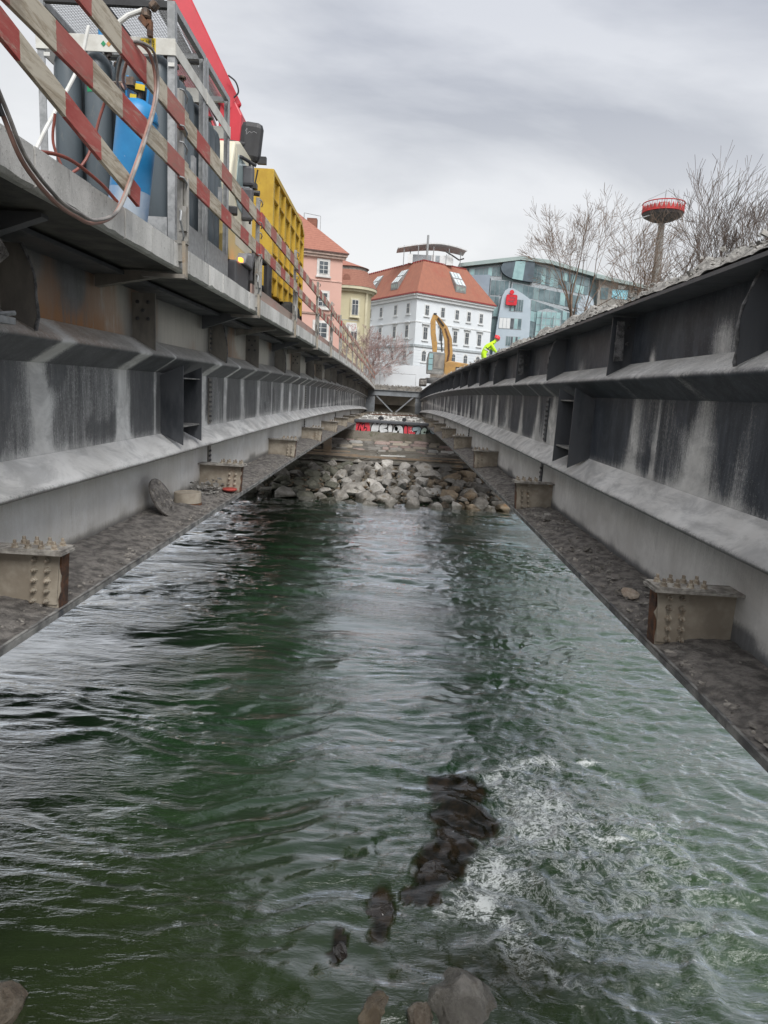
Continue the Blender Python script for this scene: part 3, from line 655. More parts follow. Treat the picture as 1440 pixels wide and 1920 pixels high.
    for k in range(0, 11):
        y = 5.12 + 6.3 * k; c = cz(y); xe = ledge + s * (0.02 if left else 0.02)
        zt, zb = -1.42 + c, -1.885 + c
        a, b = xw, xe
        MBw = MB()
        # web plate with a ragged torch-cut end
        e = [(a, zb), (b - s * .05, zb)] + [(b - s * (.05 + random.uniform(-.015, .02)) + s * 0.04 * i / 7, zb + (zt - zb) * i / 7) for i in range(1, 8)] + [(a, zt)]
        web = MBw.prism(e, 'y', y - .008, y + .008).build('stub_web', M_STUB, root)
        if k > 7: continue
        MB().prism([(b - s * .02, zt - .02), (b - s * .27, zt - .02), (b - s * .27, zb + .03), (b - s * .055, zb + .03)], 'y', y - .024, y - .0085).build('bolt_plate', M_STUB, web)
        MB().prism([(b - s * .01, zt), (b - s * .05, zt), (b - s * .07, zb), (b - s * .04, zb)], 'y', y - .0, y + .13).build('rusty_edge', M_RUST, web)
        MB().box(min(a, b + s * .05), max(a, b + s * .05), y - .13, y + .13, zt + .002, zt + .022).build('stub_top_plate', M_STUBTOP, root)
        tp = MB().box(min(b - s * .42, b + s * .04), max(b - s * .42, b + s * .04), y - .12, y + .12, zt + .024, zt + .042).build('splice_strap', M_STUBTOP, root)
        if k <= 4:
            for i in range(5):
                for q in (.11, .215):
                    put('bolt', b_side, web, (b - s * (q + .014 * (4 - i) * .5), y - .024, zb + .06 + i * (zt - zb - .12) / 4), (random.uniform(-.05, .05), random.random() * 6 * 0, 0))
            for i in range(4):
                for q in (-.075, .06):
                    put('bolt', b_top, tp, (b - s * (.03 + .105 * i), y + q, zt + .042), (0, 0, random.random() * 3))
    return root
GL = girder(True); GR = girder(False)

# ================================================================ LEFT DECK SLAB
dk = thing('deck_slab', 'pale concrete bridge deck slab with streaked edge panels above the left girder', 'deck', (-5.2, 0, 1.12))
mb = MB(); st = list(np.arange(YN, YF, 1.5)) + [YF]
for y in st:
    c = cz(y); mb.v += [(-10.4, y, 1.14 + c), (-2.42, y, 1.14 + c), (-2.42, y, 1.36 + c), (-10.4, y, 1.36 + c)]  # unseen outer edge set further out to darken the river's reflection
for i in range(len(st) - 1):
    q = i * 4
    for a in range(4): mb.f.append((q + a, q + (a + 1) % 4, q + 4 + (a + 1) % 4, q + 4 + a)); mb.mi.append(0)
mb.f += [(0, 1, 2, 3), tuple((len(st) - 1) * 4 + a for a in (3, 2, 1, 0))]; mb.mi += [0, 0]
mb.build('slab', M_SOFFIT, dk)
y = YN
while y < YF - 0.2:
    wd = random.choice((.62, .78, .74, .95, .5)); y1 = min(y + wd, YF)
    c0, c1 = cz(y), cz(y1); j = random.uniform(-.008, .006)
    n = 6; V = []; F = []
    # panel with a slightly chipped lower arris
    for i in range(n + 1):
        t = y + .008 + (y1 - y - .016) * i / n; c = cz(t); ch = abs(mnoise.noise(Vector((t * 6, 1, 2)))) * .035
        V += [(-2.42, t, 1.12 + c), (-2.345 + j - .02, t, 1.12 + c + ch * .3), (-2.335 + j, t, 1.135 + c + ch), (-2.335 + j, t, 1.372 + c), (-2.42, t, 1.375 + c)]
    for i in range(n):
        for a in range(5): F.append((i * 5 + a, i * 5 + (a + 1) % 5, i * 5 + 5 + (a + 1) % 5, i * 5 + 5 + a))
    F += [(0, 1, 2, 3, 4), tuple(n * 5 + a for a in (4, 3, 2, 1, 0))]
    MB().add(V, F).build('edge_panel', M_CONC, dk); y = y1
# brackets below the slab where the soffit steps
for k in range(-1, 11):
    yb = 7.4 + 6.3 * k; c = cz(yb)
    MB().prism([(-3.3, .93 + c), (-2.5, 1.09 + c), (-2.5, 1.118 + c), (-3.3, 1.118 + c)], 'y', yb - .05, yb + .05).build('soffit_rib', M_STIFF, dk)
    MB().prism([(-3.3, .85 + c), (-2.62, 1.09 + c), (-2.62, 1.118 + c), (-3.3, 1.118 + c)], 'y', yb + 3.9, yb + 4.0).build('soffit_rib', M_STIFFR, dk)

# ================================================================ RIGHT GIRDER TOP: RUBBLE
def rubble_strip():
    ys = np.concatenate([np.arange(YN, 16, .045), np.arange(16, 72, .16)]); nx = 30; t = np.linspace(0, 1, nx)
    X = 2.47 + 0.78 * np.tile(t, (len(ys), 1)); Y = np.tile(ys[:, None], (1, nx))
    big = nfbm(Y * 1.1, X * 1.2, 3, 91); fine = nfbm(Y * 8, X * 8, 4, 92, .6)
    prof = sstep(0, .35, t)[None, :] * (1 - 0.9 * sstep(.85, 1, t))[None, :]
    H = 0.02 + prof * (0.03 + 0.20 * sstep(0.30, 0.75, big) * (1 - 0.35 * sstep(9, 22, Y))) + 0.13 * (fine - .42) * (0.3 + prof)
    Z = 1.086 + np.maximum(H, 0.002) + np.array([cz(q) for q in ys])[:, None]
    X = X + 0.08 * (nfbm(Y * 7, X * 7, 2, 93) - .5)
    r = grid_mesh('concrete_rubble', X - 2.8, Y, Z - 1.09, M_RUBBLE, 'stuff', False); r.location = (2.8, 0, 1.09)
    tag(r, 'broken grey concrete rubble heaped along the top of the dark right girder', 'rubble')
rubble_strip()
mb = MB()
def chunk(mb, x, y, z, r, n=9, flat=.7):
    bm = bmesh.new()
    for _ in range(n):
        v = Vector((random.gauss(0, 1), random.gauss(0, 1), random.gauss(0, 1))).normalized() * r * random.uniform(.7, 1.1); v.z *= flat
        bm.verts.new((x + v.x, y + v.y, z + v.z))
    g = bmesh.ops.convex_hull(bm, input=bm.verts)
    bmesh.ops.delete(bm, geom=[v for v in bm.verts if not v.link_faces], context='VERTS')
    bm.verts.index_update()
    mb.add([v.co.copy() for v in bm.verts], [tuple(v.index for v in f.verts) for f in bm.faces]); bm.free()
for i in range(2800):
    y = 3.8 + 34 * random.random() ** 1.8; r = random.choice((.010, .014, .02, .02, .03, .042, .055) if random.random() < .3 else (.010, .014, .02, .025))
    chunk(mb, random.uniform(2.48, 3.0), y, 1.10 + cz(y) + random.uniform(0, .10) + r * .3 + (.05 if y < 10 else 0), r, 7)
o = mb.build('concrete_chunks', M_RUBBLE); tag(o, 'small loose concrete chunks lying on the rubble of the right girder', 'rubble', kind='stuff')
# pipe lying on the rubble
o = MB().tube([(3.0, 15.1, 1.24), (3.35, 16.4, 1.27)], .10, 14).build('drain_pipe', M_DIRT, loc=(3, 15, 1.24)); tag(o, 'short grey pipe lying on the rubble of the right girder beside the glass building', 'pipe')
# right deck that is still standing, further out
mb = MB()
for y in np.arange(24, 72.1, 1.5):
    c = cz(y); mb.v += [(3.05, y, .95 + c), (8.2, y, .95 + c), (8.2, y, 1.27 + c), (3.05, y, 1.27 + c)]
n = len(mb.v) // 4
for i in range(n - 1):
    for a in range(4): mb.f.append((i * 4 + a, i * 4 + (a + 1) % 4, i * 4 + 4 + (a + 1) % 4, i * 4 + 4 + a)); mb.mi.append(0)
mb.f += [(0, 1, 2, 3), tuple((n - 1) * 4 + a for a in (3, 2, 1, 0))]; mb.mi += [0, 0]
tag(mb.build('remaining_deck', M_DECK, loc=(5.6, 24, .95)), 'half-demolished concrete deck carrying the excavator and the worker', 'deck')

# ================================================================ RAILING
rail = thing('safety_railing', 'temporary railing of grey clamp posts and red-and-white boards along the deck edge', 'railing', (-2.3, 0, 1.37))
PY = [-0.7, 3.2, 7.2, 10.95, 14.8, 18.85, 22.8, 26.4, 30.2, 34.1, 38.0, 41.8, 45.7, 49.5, 53.3, 57.2, 61.0, 64.9, 68.7]
def post_parts(y, first):
    c = cz(y); X = -2.30
    mb = MB()
    near = y < 24
    mb.box(X - .055, X + .0, y - .035, y + .035, 1.20 + c, 2.84 + c)                     # tube
    mb.box(X + .001, X + .05, y + .0, y + .036, 1.40 + c, 2.02 + c) if near else None
    p = mb.build('post', M_POST, rail, bevel=.006 if near else 0)
    if near:
        q = MB().box(X - .03, X + .045, y - .05, y + .05, 1.50 + c, 1.74 + c); q.build('clamp_sleeve', M_POST, p)
        q = MB().prism([(y - .05, 1.40 + c), (y + .05, 1.40 + c), (y + .035, 1.05 + c), (y - .02, 1.05 + c)], 'x', X + .0, X + .035); q.build('clamp_jaw', M_STUB, p)
        MB().cbox((X - .12, y, 1.39 + c), (.34, .09, .03)).build('clamp_plate', M_POST, p)
        MB().box(X - .42, X + .03, y - .05, y + .05, 1.035 + c, 1.075 + c).build('lower_jaw', M_STIFF, p)
        MB().tube([(X - .02, y - .04, 1.70 + c), (X + .03, y - .16, 1.66 + c), (X + .03, y - .19, 1.57 + c), (X + .03, y - .08, 1.44 + c), (X, y - .03, 1.40 + c)], .010, 6).build('clamp_lever', M_GALV, p)
        for zz in (2.74, 2.42, 2.27, 1.95):
            MB().tube([(X + .03, y - .01, zz - .03 + c), (X + .06, y - .07, zz + c), (X + .06, y - .19, zz + .02 + c), (X + .03, y - .22, zz + .02 + c)], .009, 5).build('board_hook', M_GALV, p)
    return p
for y in PY: post_parts(y, False)
def board(y0, y1, z0, z1, x=-2.26, th=.03, name='board', m=None, sag=0.0):
    mb = MB(); n = 6; V = []; F = []
    for i in range(n + 1):
        t = y0 + (y1 - y0) * i / n; c = cz(t) + sag * math.sin(PI * i / n)
        V += [(x - th, t, z0 + c), (x, t, z0 + c), (x, t, z1 + c), (x - th, t, z1 + c)]
    for i in range(n):
        for a in range(4): F.append((i * 4 + a, i * 4 + (a + 1) % 4, i * 4 + 4 + (a + 1) % 4, i * 4 + 4 + a))
    F += [(0, 1, 2, 3), tuple(n * 4 + a for a in (3, 2, 1, 0))]
    o = mb.add(V, F).build(name, m or M_BOARD, rail, bevel=.003 if y0 < 12 else 0)
    # put the stripe phase in object space: shift the mesh so that its local y equals world y
    return o
for i in range(len(PY) - 1):
    a, b = PY[i], PY[i + 1]; j = random.uniform(-.02, .02) if i > 3 else 0
    d0 = .0 if i < 2 else random.uniform(-.05, .05)
    board(a - (.0 if i % 2 else .14), b + (.05), 2.44 + j, 2.635 + j, x=-2.262 + (.0 if i % 2 else -.031), sag=random.uniform(-.012, .004))
    board(a - (.0 if i % 2 else .12), b + (.05), 1.98 + j, 2.165 + j, x=-2.262 + (.0 if i % 2 else -.031), sag=random.uniform(-.012, .004))
    if a > 10: board(a + .0, b - .02, 1.385, 1.56, x=-2.40, name='toe_board', m=M_WORN)
# the lowest board has slipped and slants down to the slab
def slant_board():
    root = wloc(rail); a = Vector((-2.225, 5.80, 1.455)); b = Vector((-2.235, 2.4, 2.10)); b = Vector((-2.235, 3.0, 1.98))
    d = (a - b).normalized(); b = a - d * 3.6
    MB().beam(b, a, .03, .155).build('slipped_board', M_BOARD, rail, bevel=.003)
slant_board()

# ================================================================ GAS CYLINDER BUNDLES
M_CYL = mat('cylinder_grey', (0.105, 0.13, 0.15), (0.080, 0.10, 0.115), 2, 0.42, 0.05, spec=0.5, stretch=(1, 1, .3), c3=(0.20, 0.20, 0.19), c3scale=5, c3lo=.60, c3hi=.74, rvar=.15)
M_CREAM = mat('frame_white', (0.62, 0.62, 0.58), (0.5, 0.49, 0.45), 6, 0.6, 0.1, c3=(0.3, 0.27, 0.22), c3scale=7, c3lo=0.62, c3hi=0.75)
M_BRASS = mat('valve_brown', (0.16, 0.11, 0.08), (0.06, 0.05, 0.045), 20, 0.5, 0.2, metallic=0.4)
M_YEL = mat('sticker_yellow', (0.75, 0.56, 0.03), (0.62, 0.45, 0.03), 12, 0.6, 0.0)
M_WHITE = mat('label_white', (0.66, 0.66, 0.64), (0.55, 0.55, 0.52), 9, 0.6, 0.0)
M_INK = mat('print_black', (0.03, 0.03, 0.03), None, 5, 0.7, 0)
M_GREEN = mat('label_green', (0.02, 0.28, 0.12), None, 5, 0.6, 0)
M_ORANGE = mat('label_orange', (0.65, 0.34, 0.12), None, 5, 0.6, 0)
M_BLUE = mat('cylinder_blue', (0.02, 0.24, 0.52), (0.015, 0.19, 0.44), 3, 0.42, 0.08, c3=(0.35, 0.45, 0.58), c3scale=5, c3lo=0.66, c3hi=0.72)
def text(txt, size, m, parent, loc, rot, ext=0.001, name='lettering', align='CENTER', bold=0.0, sx=1.0):
    cu = bpy.data.curves.new(name, 'FONT'); cu.body = txt; cu.size = size; cu.extrude = ext; cu.align_x = align; cu.align_y = 'CENTER'; cu.offset = bold
    cu.materials.append(m); o = bpy.data.objects.new(name, cu); col.objects.link(o)
    if parent: o.parent = parent; o.location = Vector(loc) - wloc(parent)
    else: o.location = loc
    o.rotation_euler = rot; o.scale.x = sx
    me = bpy.data.meshes.new_from_object(o.evaluated_get(bpy.context.evaluated_depsgraph_get())); me.name = name
    q = bpy.data.objects.new(name, me); col.objects.link(q); q.parent = o.parent; q.location = o.location; q.rotation_euler = o.rotation_euler; q.scale = o.scale
    nm = o.name; bpy.data.objects.remove(o); q.name = nm; return q
RX = (PI / 2, 0, 0)                       # faces -Y
RSIDE = (PI / 2, 0, PI / 2)               # faces +X
def bundle(y0, y1, label, near):
    xl, xr = -4.28, -2.72; z0 = 1.38; zt = 3.66; zr = 4.13
    root = thing('gas_cylinder_bundle', label, 'gas bundle', ((xl + xr) / 2, (y0 + y1) / 2, z0), group=None)
    pw = .085
    for px in (xl, xr - pw):
        for py in (y0, y1 - pw):
            mb = MB(); # angle-section corner posts
            sx = 1 if px < -3.5 else -1; sy = 1 if py == y0 else -1
            X0, X1 = px, px + pw
            mb.box(X0, X1, py if sy > 0 else py + pw - .012, py + .012 if sy > 0 else py + pw, z0, zr)
            xe = X0 if sx > 0 else X1 - .012
            mb.box(xe, xe + .012, py + .013 if sy > 0 else py, py + pw if sy > 0 else py + pw - .013, z0, zr)
            mb.build('corner_post', M_GALV, root)
    # white top bars at valve height, roof rails, base sheet
    for py in (y0 - .014, y1 + .002): MB().box(xl - .01, xr + .01, py, py + .012, 3.575, 3.745).build('label_bar', M_CREAM, root, bevel=.002)
    for px in (xl - .014, xr + .002): MB().box(px, px + .012, y0, y1, 3.575, 3.72).build('label_bar', M_CREAM, root, bevel=.002)
    for px in (xl, xr - .06): MB().box(px, px + .06, y0 + pw, y1 - pw, zr - .075, zr - .002).build('roof_rail', M_GALV, root)
    for py in (y0 + .0, y1 - .06): MB().box(xl + pw, xr - pw, py, py + .06, zr - .07, zr - .004).build('roof_rail', M_BLACK if py == y0 else M_GALV, root)
    for py in (y0 - .012, y1): MB().box(xl + .09, xr - .09, py, py + .010, z0, 1.86).build('base_sheet', M_GALV, root)
    for px in (xr + .001,):
        MB().box(px, px + .010, y0 + .09, y1 - .09, z0 + .05, 1.90).build('base_sheet', M_GALV, root)
        MB().tube([(px + .0, y0 + .09, z0 + .06), (px + .0, y1 - .09, z0 + .06)], .045, 10).build('base_tube', M_GALV, root)
        MB().box(px, px + .008, y0 + .09, y1 - .09, 2.52, 2.56).build('tie_bar', M_GALV, root)
        MB().box(px + .009, px + .05, (y0 + y1) / 2 - .05, (y0 + y1) / 2 + .05, 2.44, 2.72).build('latch', M_GALV, root)
    # wire mesh roof
    mb = MB(); g = .034
    x = xl + .06
    while x < xr - .06: mb.box(x - .0022, x + .0022, y0 + .06, y1 - .06, zr + .004, zr + .008); x += g
    y = y0 + .06
    while y < y1 - .06: mb.box(xl + .06, xr - .06, y - .0022, y + .0022, zr - .001, zr + .003); y += g
    mb.build('mesh_roof', M_GALV, root)
    MB().beam((-3.55, y0 + .05, zr - .03), (-3.55, y1 - .05, zr - .03), .05, .05).build('roof_strut', M_BLACK, root)
    # cylinders
    prof = [(.145, 0), (.150, .01), (.150, 1.98), (.145, 2.06), (.125, 2.13), (.09, 2.175), (.05, 2.20), (.045, 2.24)]
    cyl = MB().lathe((0, 0, 0), prof, 20).mesh('cylinder', M_CYL, smooth=True)
    val = MB().lathe((0, 0, 0), [(.028, 0), (.028, .06), (.02, .06), (.02, .1)], 8).cbox((.035, 0, .07), (.07, .03, .03)).lathe((0, 0, .1), [(.045, 0), (.05, .012), (.045, .03), (.02, .035)], 8).mesh('valve', M_BRASS)
    ny = 4
    for i in range(4):
        for j in range(ny):
            x = -4.03 + i * .355; y = y0 + .19 + j * ((y1 - y0) - .38) / (ny - 1)
            c = put('cylinder', cyl, root, (x, y, z0 + .06)); c.rotation_euler.z = random.random() * 6
            v = put('valve', val, root, (x, y, z0 + .06 + 2.22), (0, 0, random.random() * 6))
    MB().box(xl + .06, xr - .06, y0 + .05, y1 - .05, z0 + .01, z0 + .055).build('base_tray', M_GALV, root)
    if near:
        yf = y0 - .015
        for (x0, x1, z0_, z1_, m) in ((-3.10, -3.00, 3.66, 3.73, M_YEL), (-2.975, -2.93, 3.59, 3.735, M_YEL), (-4.2, -4.13, 3.50, 3.54, M_WHITE), (-2.79, -2.72, 3.46, 3.50, M_WHITE)):
            MB().box(x0, x1, yf - .003, yf - .001, z0_, z1_).build('sticker', m, root)
        text('OK NR', .045, M_INK, root, (-3.05, yf - .005, 3.695), RX)
        text('BUENDEL', .032, M_INK, root, (-2.952, yf - .005, 3.66), (PI / 2, PI / 2 * -1, 0))
        for x, m in ((-3.52, M_GREEN), (-3.46, M_ORANGE)):
            MB().prism([(x, 3.625), (x + .028, 3.655), (x, 3.685), (x - .028, 3.655)], 'y', yf - .004, yf - .001).build('hazard_diamond', m, root)
        # white product label with yellow diamond on the third cylinder
        def wrap(x, y, r, a0, a1, z0_, z1_, m, name):
            V = []; F = []; n = 8
            for i in range(n + 1):
                a = a0 + (a1 - a0) * i / n
                for zz in (z0_, z1_): V.append((x + r * math.sin(a), y - r * math.cos(a), zz))
            for i in range(n): F.append((i * 2, i * 2 + 2, i * 2 + 3, i * 2 + 1))
            MB().add(V, F).build(name, m, root, fix=False)
        yy = y0 + .19
        wrap(-3.32, yy, .1525, -.72, .62, 2.50, 3.05, M_WHITE, 'product_label')
        V = [(-3.32 + .1545 * math.sin(a), yy - .1545 * math.cos(a), z) for a, z in ((-.10, 2.70), (.45, 2.86), (-.10, 3.02), (-.64, 2.86))]
        MB().add(V, [(0, 1, 2, 3)]).build('hazard_diamond', M_YEL, root, fix=False)
        text('O', .08, M_INK, root, (-3.335, yy - .158, 2.91), RX); text('5.1', .035, M_INK, root, (-3.335, yy - .158, 2.77), RX)
        for q in range(4): MB().box(-3.40, -3.26, yy - .158, yy - .157, 2.64 - q * .03, 2.648 - q * .03).build('print_line', M_INK if q < 3 else M_GREEN, root)
        wrap(-3.675, yy, .1525, -.5, .1, 3.18, 3.30, M_GREEN, 'green_label')
        c = MB().lathe((-3.60, y0 + .12, 3.745), [(.035, 0), (.035, .13), (.025, .14)], 12); c.build('blue_cap', M_BLUE, root)
    return root
bundle(8.2, 9.42, 'nearer galvanised cage of tall grey gas cylinders with white label bars', True)
bundle(9.47, 10.68, 'farther galvanised cage of tall grey gas cylinders next to the truck cab', False)
# regulator with hoses on the near bundle
rg = thing('gas_regulator', 'brown and steel gas regulator screwed on top of the nearer bundle', 'regulator', (-3.05, 8.2, 3.8))
MB().tube([(-3.33, 8.05, 3.78), (-3.20, 8.08, 3.90), (-3.05, 8.12, 3.98)], .026, 10).build('grip', M_WHITE, rg)
MB().lathe((-3.02, 8.14, 3.90), [(.045, 0), (.06, .02), (.06, .08), (.04, .1)], 12).build('pressure_gauge', M_BRASS, rg)
MB().lathe((-2.95, 8.10, 3.98), [(.03, 0), (.05, .02), (.05, .09), (.02, .1)], 10, Matrix.Rotation(.7, 3, 'Y')).build('pressure_gauge', M_BRASS, rg)
MB().cbox((-3.03, 8.12, 3.86), (.12, .08, .06), Matrix.Rotation(.8, 3, 'Y')).cbox((-2.97, 8.12, 3.80), (.05, .06, .16)).build('valve_block', M_RUST, rg)

# leaning blue cylinder
bl = thing('blue_gas_cylinder', 'tall blue gas cylinder with whitish foot leaning behind the red-white boards', 'gas cylinder', (-2.80, 6.95, 1.38))
R = Matrix.Rotation(.13, 3, 'Y') @ Matrix.Rotation(.02, 3, 'X')
mb = MB(); mb.lathe((-2.80, 6.95, 1.38), [(.17, 0), (.185, .02), (.19, .06), (.19, .42)], 28, R); mb.build('foot', mat('foot_frost', (0.45, 0.52, 0.6), (0.2, 0.32, 0.5), 3, 0.6, 0.1, stretch=(1, 1, .5)), bl, smooth=True)
mb = MB(); mb.lathe((-2.80, 6.95, 1.38), [(.19, .421), (.19, 1.06), (.197, 1.065), (.197, 1.085), (.19, 1.09), (.18, 1.15), (.14, 1.21), (.08, 1.24), (.05, 1.25)], 28, R); mb.build('body', M_BLUE, bl, smooth=True)
mb = MB()
for sgn in (-1, 1):
    P = Vector((-2.80, 6.95, 1.38)) + R @ Vector((sgn * .105, 0, 1.31)); mb.cbox(P, (.025, .16, .22), R)
P = Vector((-2.80, 6.95, 1.38)) + R @ Vector((0.02, .06, 1.40)); mb.cbox(P, (.22, .03, .05), R)
mb.build('collar', M_BLUE, bl, bevel=.008)
P = Vector((-2.80, 6.95, 1.38)) + R @ Vector((0, 0, 1.25))
mb = MB(); mb.lathe(P, [(.03, 0), (.03, .08), (.045, .09), (.045, .12), (.02, .13)], 10, R); mb.tube([P + Vector((0, -.02, .06)), P + Vector((-.12, -.1, .10)), P + Vector((-.22, -.14, .08))], .018, 8); mb.cbox(P + Vector((-.05, -.08, .12)), (.07, .07, .07)); mb.cbox(P + Vector((-.13, -.1, .05)), (.05, .05, .09)); mb.build('valve', M_BRASS, bl)
MB().cbox(P + Vector((.03, -.06, .09)), (.09, .012, .05), R).cbox(P + Vector((-.03, -.08, -.0)), (.06, .012, .035), R).build('sticker', M_YEL, bl)

# hoses
M_HOSE = mat('hose_pink', (0.36, 0.20, 0.165), (0.27, 0.17, 0.14), 10, 0.5, 0.1)
M_HOSEG = mat('hose_grey', (0.13, 0.12, 0.115), (0.3, 0.28, 0.26), 6, 0.5, 0.1)
M_HOSER = mat('hose_red', (0.26, 0.07, 0.05), (0.2, 0.06, 0.045), 9, 0.45, 0.1)
def catmull(P, n=8):
    P = [Vector(p) for p in P]; P = [2 * P[0] - P[1]] + P + [2 * P[-1] - P[-2]]; o = []
    for i in range(1, len(P) - 2):
        for k in range(n):
            t = k / n; a, b, c, d = P[i - 1], P[i], P[i + 1], P[i + 2]
            o.append(.5 * ((2 * b) + (c - a) * t + (2 * a - 5 * b + 4 * c - d) * t * t + (3 * b - a - 3 * c + d) * t ** 3))
    o.append(P[-2]); return o
hoseP = [(-2.24, 3.2, 2.0), (-2.22, 3.60, 1.62), (-2.21, 3.84, 1.36), (-2.20, 4.02, 1.16), (-2.2, 4.35, 1.045), (-2.19, 4.62, 1.02), (-2.19, 4.88, 1.04), (-2.19, 5.25, 1.20), (-2.19, 5.56, 1.55), (-2.19, 5.86, 1.95), (-2.20, 6.1, 2.30), (-2.20, 6.12, 2.52), (-2.21, 6.00, 2.64), (-2.27, 5.86, 2.62), (-2.42, 6.0, 2.45), (-2.6, 6.5, 2.55), (-2.78, 6.85, 2.72)]
MB().tube(catmull(hoseP), .0135, 8).build('gas_hose', M_HOSE, loc=hoseP[4], smooth=True)
tag(bpy.data.objects['gas_hose'], 'pinkish gas hose looping over the upper board and hanging below the slab edge', 'hose')
h2 = [(p[0] + .028, p[1] - .012, p[2] + .02) for p in hoseP[:13]] + [(-2.3, 5.80, 2.60), (-2.45, 5.95, 2.4), (-2.62, 6.5, 2.5), (-2.80, 6.8, 2.70)]
o = MB().tube(catmull(h2), .012, 8).build('oxygen_hose', M_HOSEG, loc=h2[4], smooth=True); tag(o, 'grey gas hose twinned with the pinkish one on the slab edge', 'hose')
h3 = [(-2.38, 5.75, 1.40), (-2.45, 5.55, 1.50), (-2.55, 5.2, 1.56), (-2.75, 5.0, 1.50), (-3.1, 5.3, 1.42), (-3.4, 6.3, 1.6), (-3.2, 6.9, 2.0), (-3.05, 7.0, 2.5), (-2.95, 6.95, 2.7)]
o = MB().tube(catmull(h3), .014, 8).build('red_hose', M_HOSER, loc=h3[0], smooth=True); tag(o, 'red-brown gas hose arching on the deck in front of the blue cylinder', 'hose')
h4 = [(-3.42, 7.6, 3.55), (-3.50, 7.5, 3.1), (-3.62, 7.0, 2.3), (-3.66, 6.7, 1.8), (-3.7, 6.5, 1.45)]
o = MB().tube(catmull(h4), .018, 8).build('white_hose', M_WHITE, loc=h4[0], smooth=True); tag(o, 'thin white plastic hose hanging down in front of the grey cylinders', 'hose')
h5 = [(-3.45, 6.9, 2.45), (-3.50, 6.95, 2.2), (-3.42, 7.0, 1.9), (-3.45, 6.9, 1.6), (-3.5, 6.8, 1.42)]
o = MB().tube(catmull(h5), .014, 8).build('red_hose', M_HOSER, loc=h5[0], smooth=True); tag(o, 'short dark red hose hanging before the third grey cylinder', 'hose')
o = thing('lifting_strap', 'black strap with a red plastic hook at the slab edge, far left', 'strap', (-2.22, 3.7, 1.4))
MB().tube(catmull([(-2.25, 3.0, 2.3), (-2.23, 3.5, 1.72), (-2.22, 3.74, 1.47), (-2.215, 3.84, 1.34)]), .024, 8).build('strap', M_BLACK, o)
MB().tube([(-2.22, 3.66, 1.56), (-2.22, 3.80, 1.47), (-2.22, 3.835, 1.40)], .026, 8).build('hook', mat('red_plastic', (0.75, 0.05, 0.02), (0.6, 0.04, 0.02), 4, 0.4, 0), o)
MB().tube([(-2.30, 3.6, 1.43), (-2.30, 3.88, 1.39)], .04, 8).build('orange_grip', mat('orange_plastic', (0.75, 0.26, 0.05), (0.6, 0.2, 0.04), 4, 0.5, 0), o)

# ================================================================ TRUCK, CRANE, CONTAINER
M_CAB = mat('truck_cream', (0.68, 0.64, 0.50), (0.60, 0.57, 0.45), 2, 0.35, 0.02)
M_CABY = mat('truck_yellow', (0.70, 0.55, 0.22), (0.62, 0.48, 0.2), 2, 0.4, 0.02)
M_GLASS = mat('tinted_glass', (0.30, 0.38, 0.38), (0.22, 0.29, 0.30), 1, 0.08, 0)
M_RED = mat('crane_red', (0.56, 0.035, 0.055), (0.46, 0.03, 0.045), 1.2, 0.42, 0.03, c3=(0.34, 0.05, 0.05), c3scale=2.5, c3lo=.58, c3hi=.7)
M_CONT = mat('container_yellow', (0.52, 0.35, 0.035), (0.44, 0.28, 0.03), 4, 0.55, 0.15, c3=(0.13, 0.075, 0.03), c3scale=4.5, c3lo=0.61, c3hi=0.69, detail=8)
M_CONTD = mat('container_shade', (0.48, 0.32, 0.03), (0.36, 0.23, 0.03), 6, 0.6, 0.2, c3=(0.12, 0.08, 0.035), c3scale=4, c3lo=0.6, c3hi=0.7)
M_LAMP = emis('indicator_orange', (1.0, 0.28, 0.03), 1.6)
tr = thing('crane_truck', 'cream crane truck with black mirrors and a red folded crane behind its cab', 'truck', (-4.0, 13, 1.37))
xs_ = -2.82
cabp = [(11.15, 1.95), (11.0, 2.3), (11.1, 3.05), (11.45, 3.80), (11.8, 3.92), (12.75, 3.92), (12.85, 1.95)]
MB().prism([(y, z) for y, z in cabp], 'x', -5.25, xs_).build('cab', M_CAB, tr, bevel=.04)
MB().prism([(11.12, 1.95), (10.985, 2.3), (11.03, 2.62), (11.9, 2.45), (12.87, 2.35), (12.87, 1.95)], 'x', -5.26, xs_ + .006).build('lower_panel', M_CABY, tr)
dr = MB().prism([(11.5, 2.25), (11.5, 3.75), (12.6, 3.75), (12.6, 2.25)], 'x', xs_ + .002, xs_ + .008).build('door', M_CAB, tr)
MB().prism([(11.42, 3.0), (11.62, 3.66), (12.50, 3.66), (12.50, 2.92), (12.2, 2.80), (11.6, 2.86)], 'x', xs_ + .009, xs_ + .018).build('side_window', M_GLASS, dr)
MB().prism([(-5.15, 2.85), (xs_ - .10, 2.85), (xs_ - .16, 3.7), (-5.1, 3.7)], 'y', 11.03, 11.06).build('windscreen', M_GLASS, tr)
for (z0, z1, yy) in ((3.28, 3.60, 11.98), (2.72, 3.25, 11.95)):
    MB().cbox((-2.73, yy, (z0 + z1) / 2), (.21, .13, z1 - z0)).build('mirror', M_DGREY, tr, bevel=.045)
MB().tube([(-2.84, 11.6, 3.62), (-2.80, 11.8, 3.68), (-2.70, 11.95, 3.66), (-2.60, 12.0, 3.62)], .03, 8).tube([(-2.70, 11.95, 3.66), (-2.70, 12.06, 3.3), (-2.70, 12.06, 2.7)], .02, 8).build('mirror_arm', M_BLACK, tr)
MB().cbox((-2.78, 11.15, 2.68), (.16, .12, .13), Matrix.Rotation(.2, 3, 'Z')).build('kerb_mirror', M_BLACK, tr, bevel=.02)
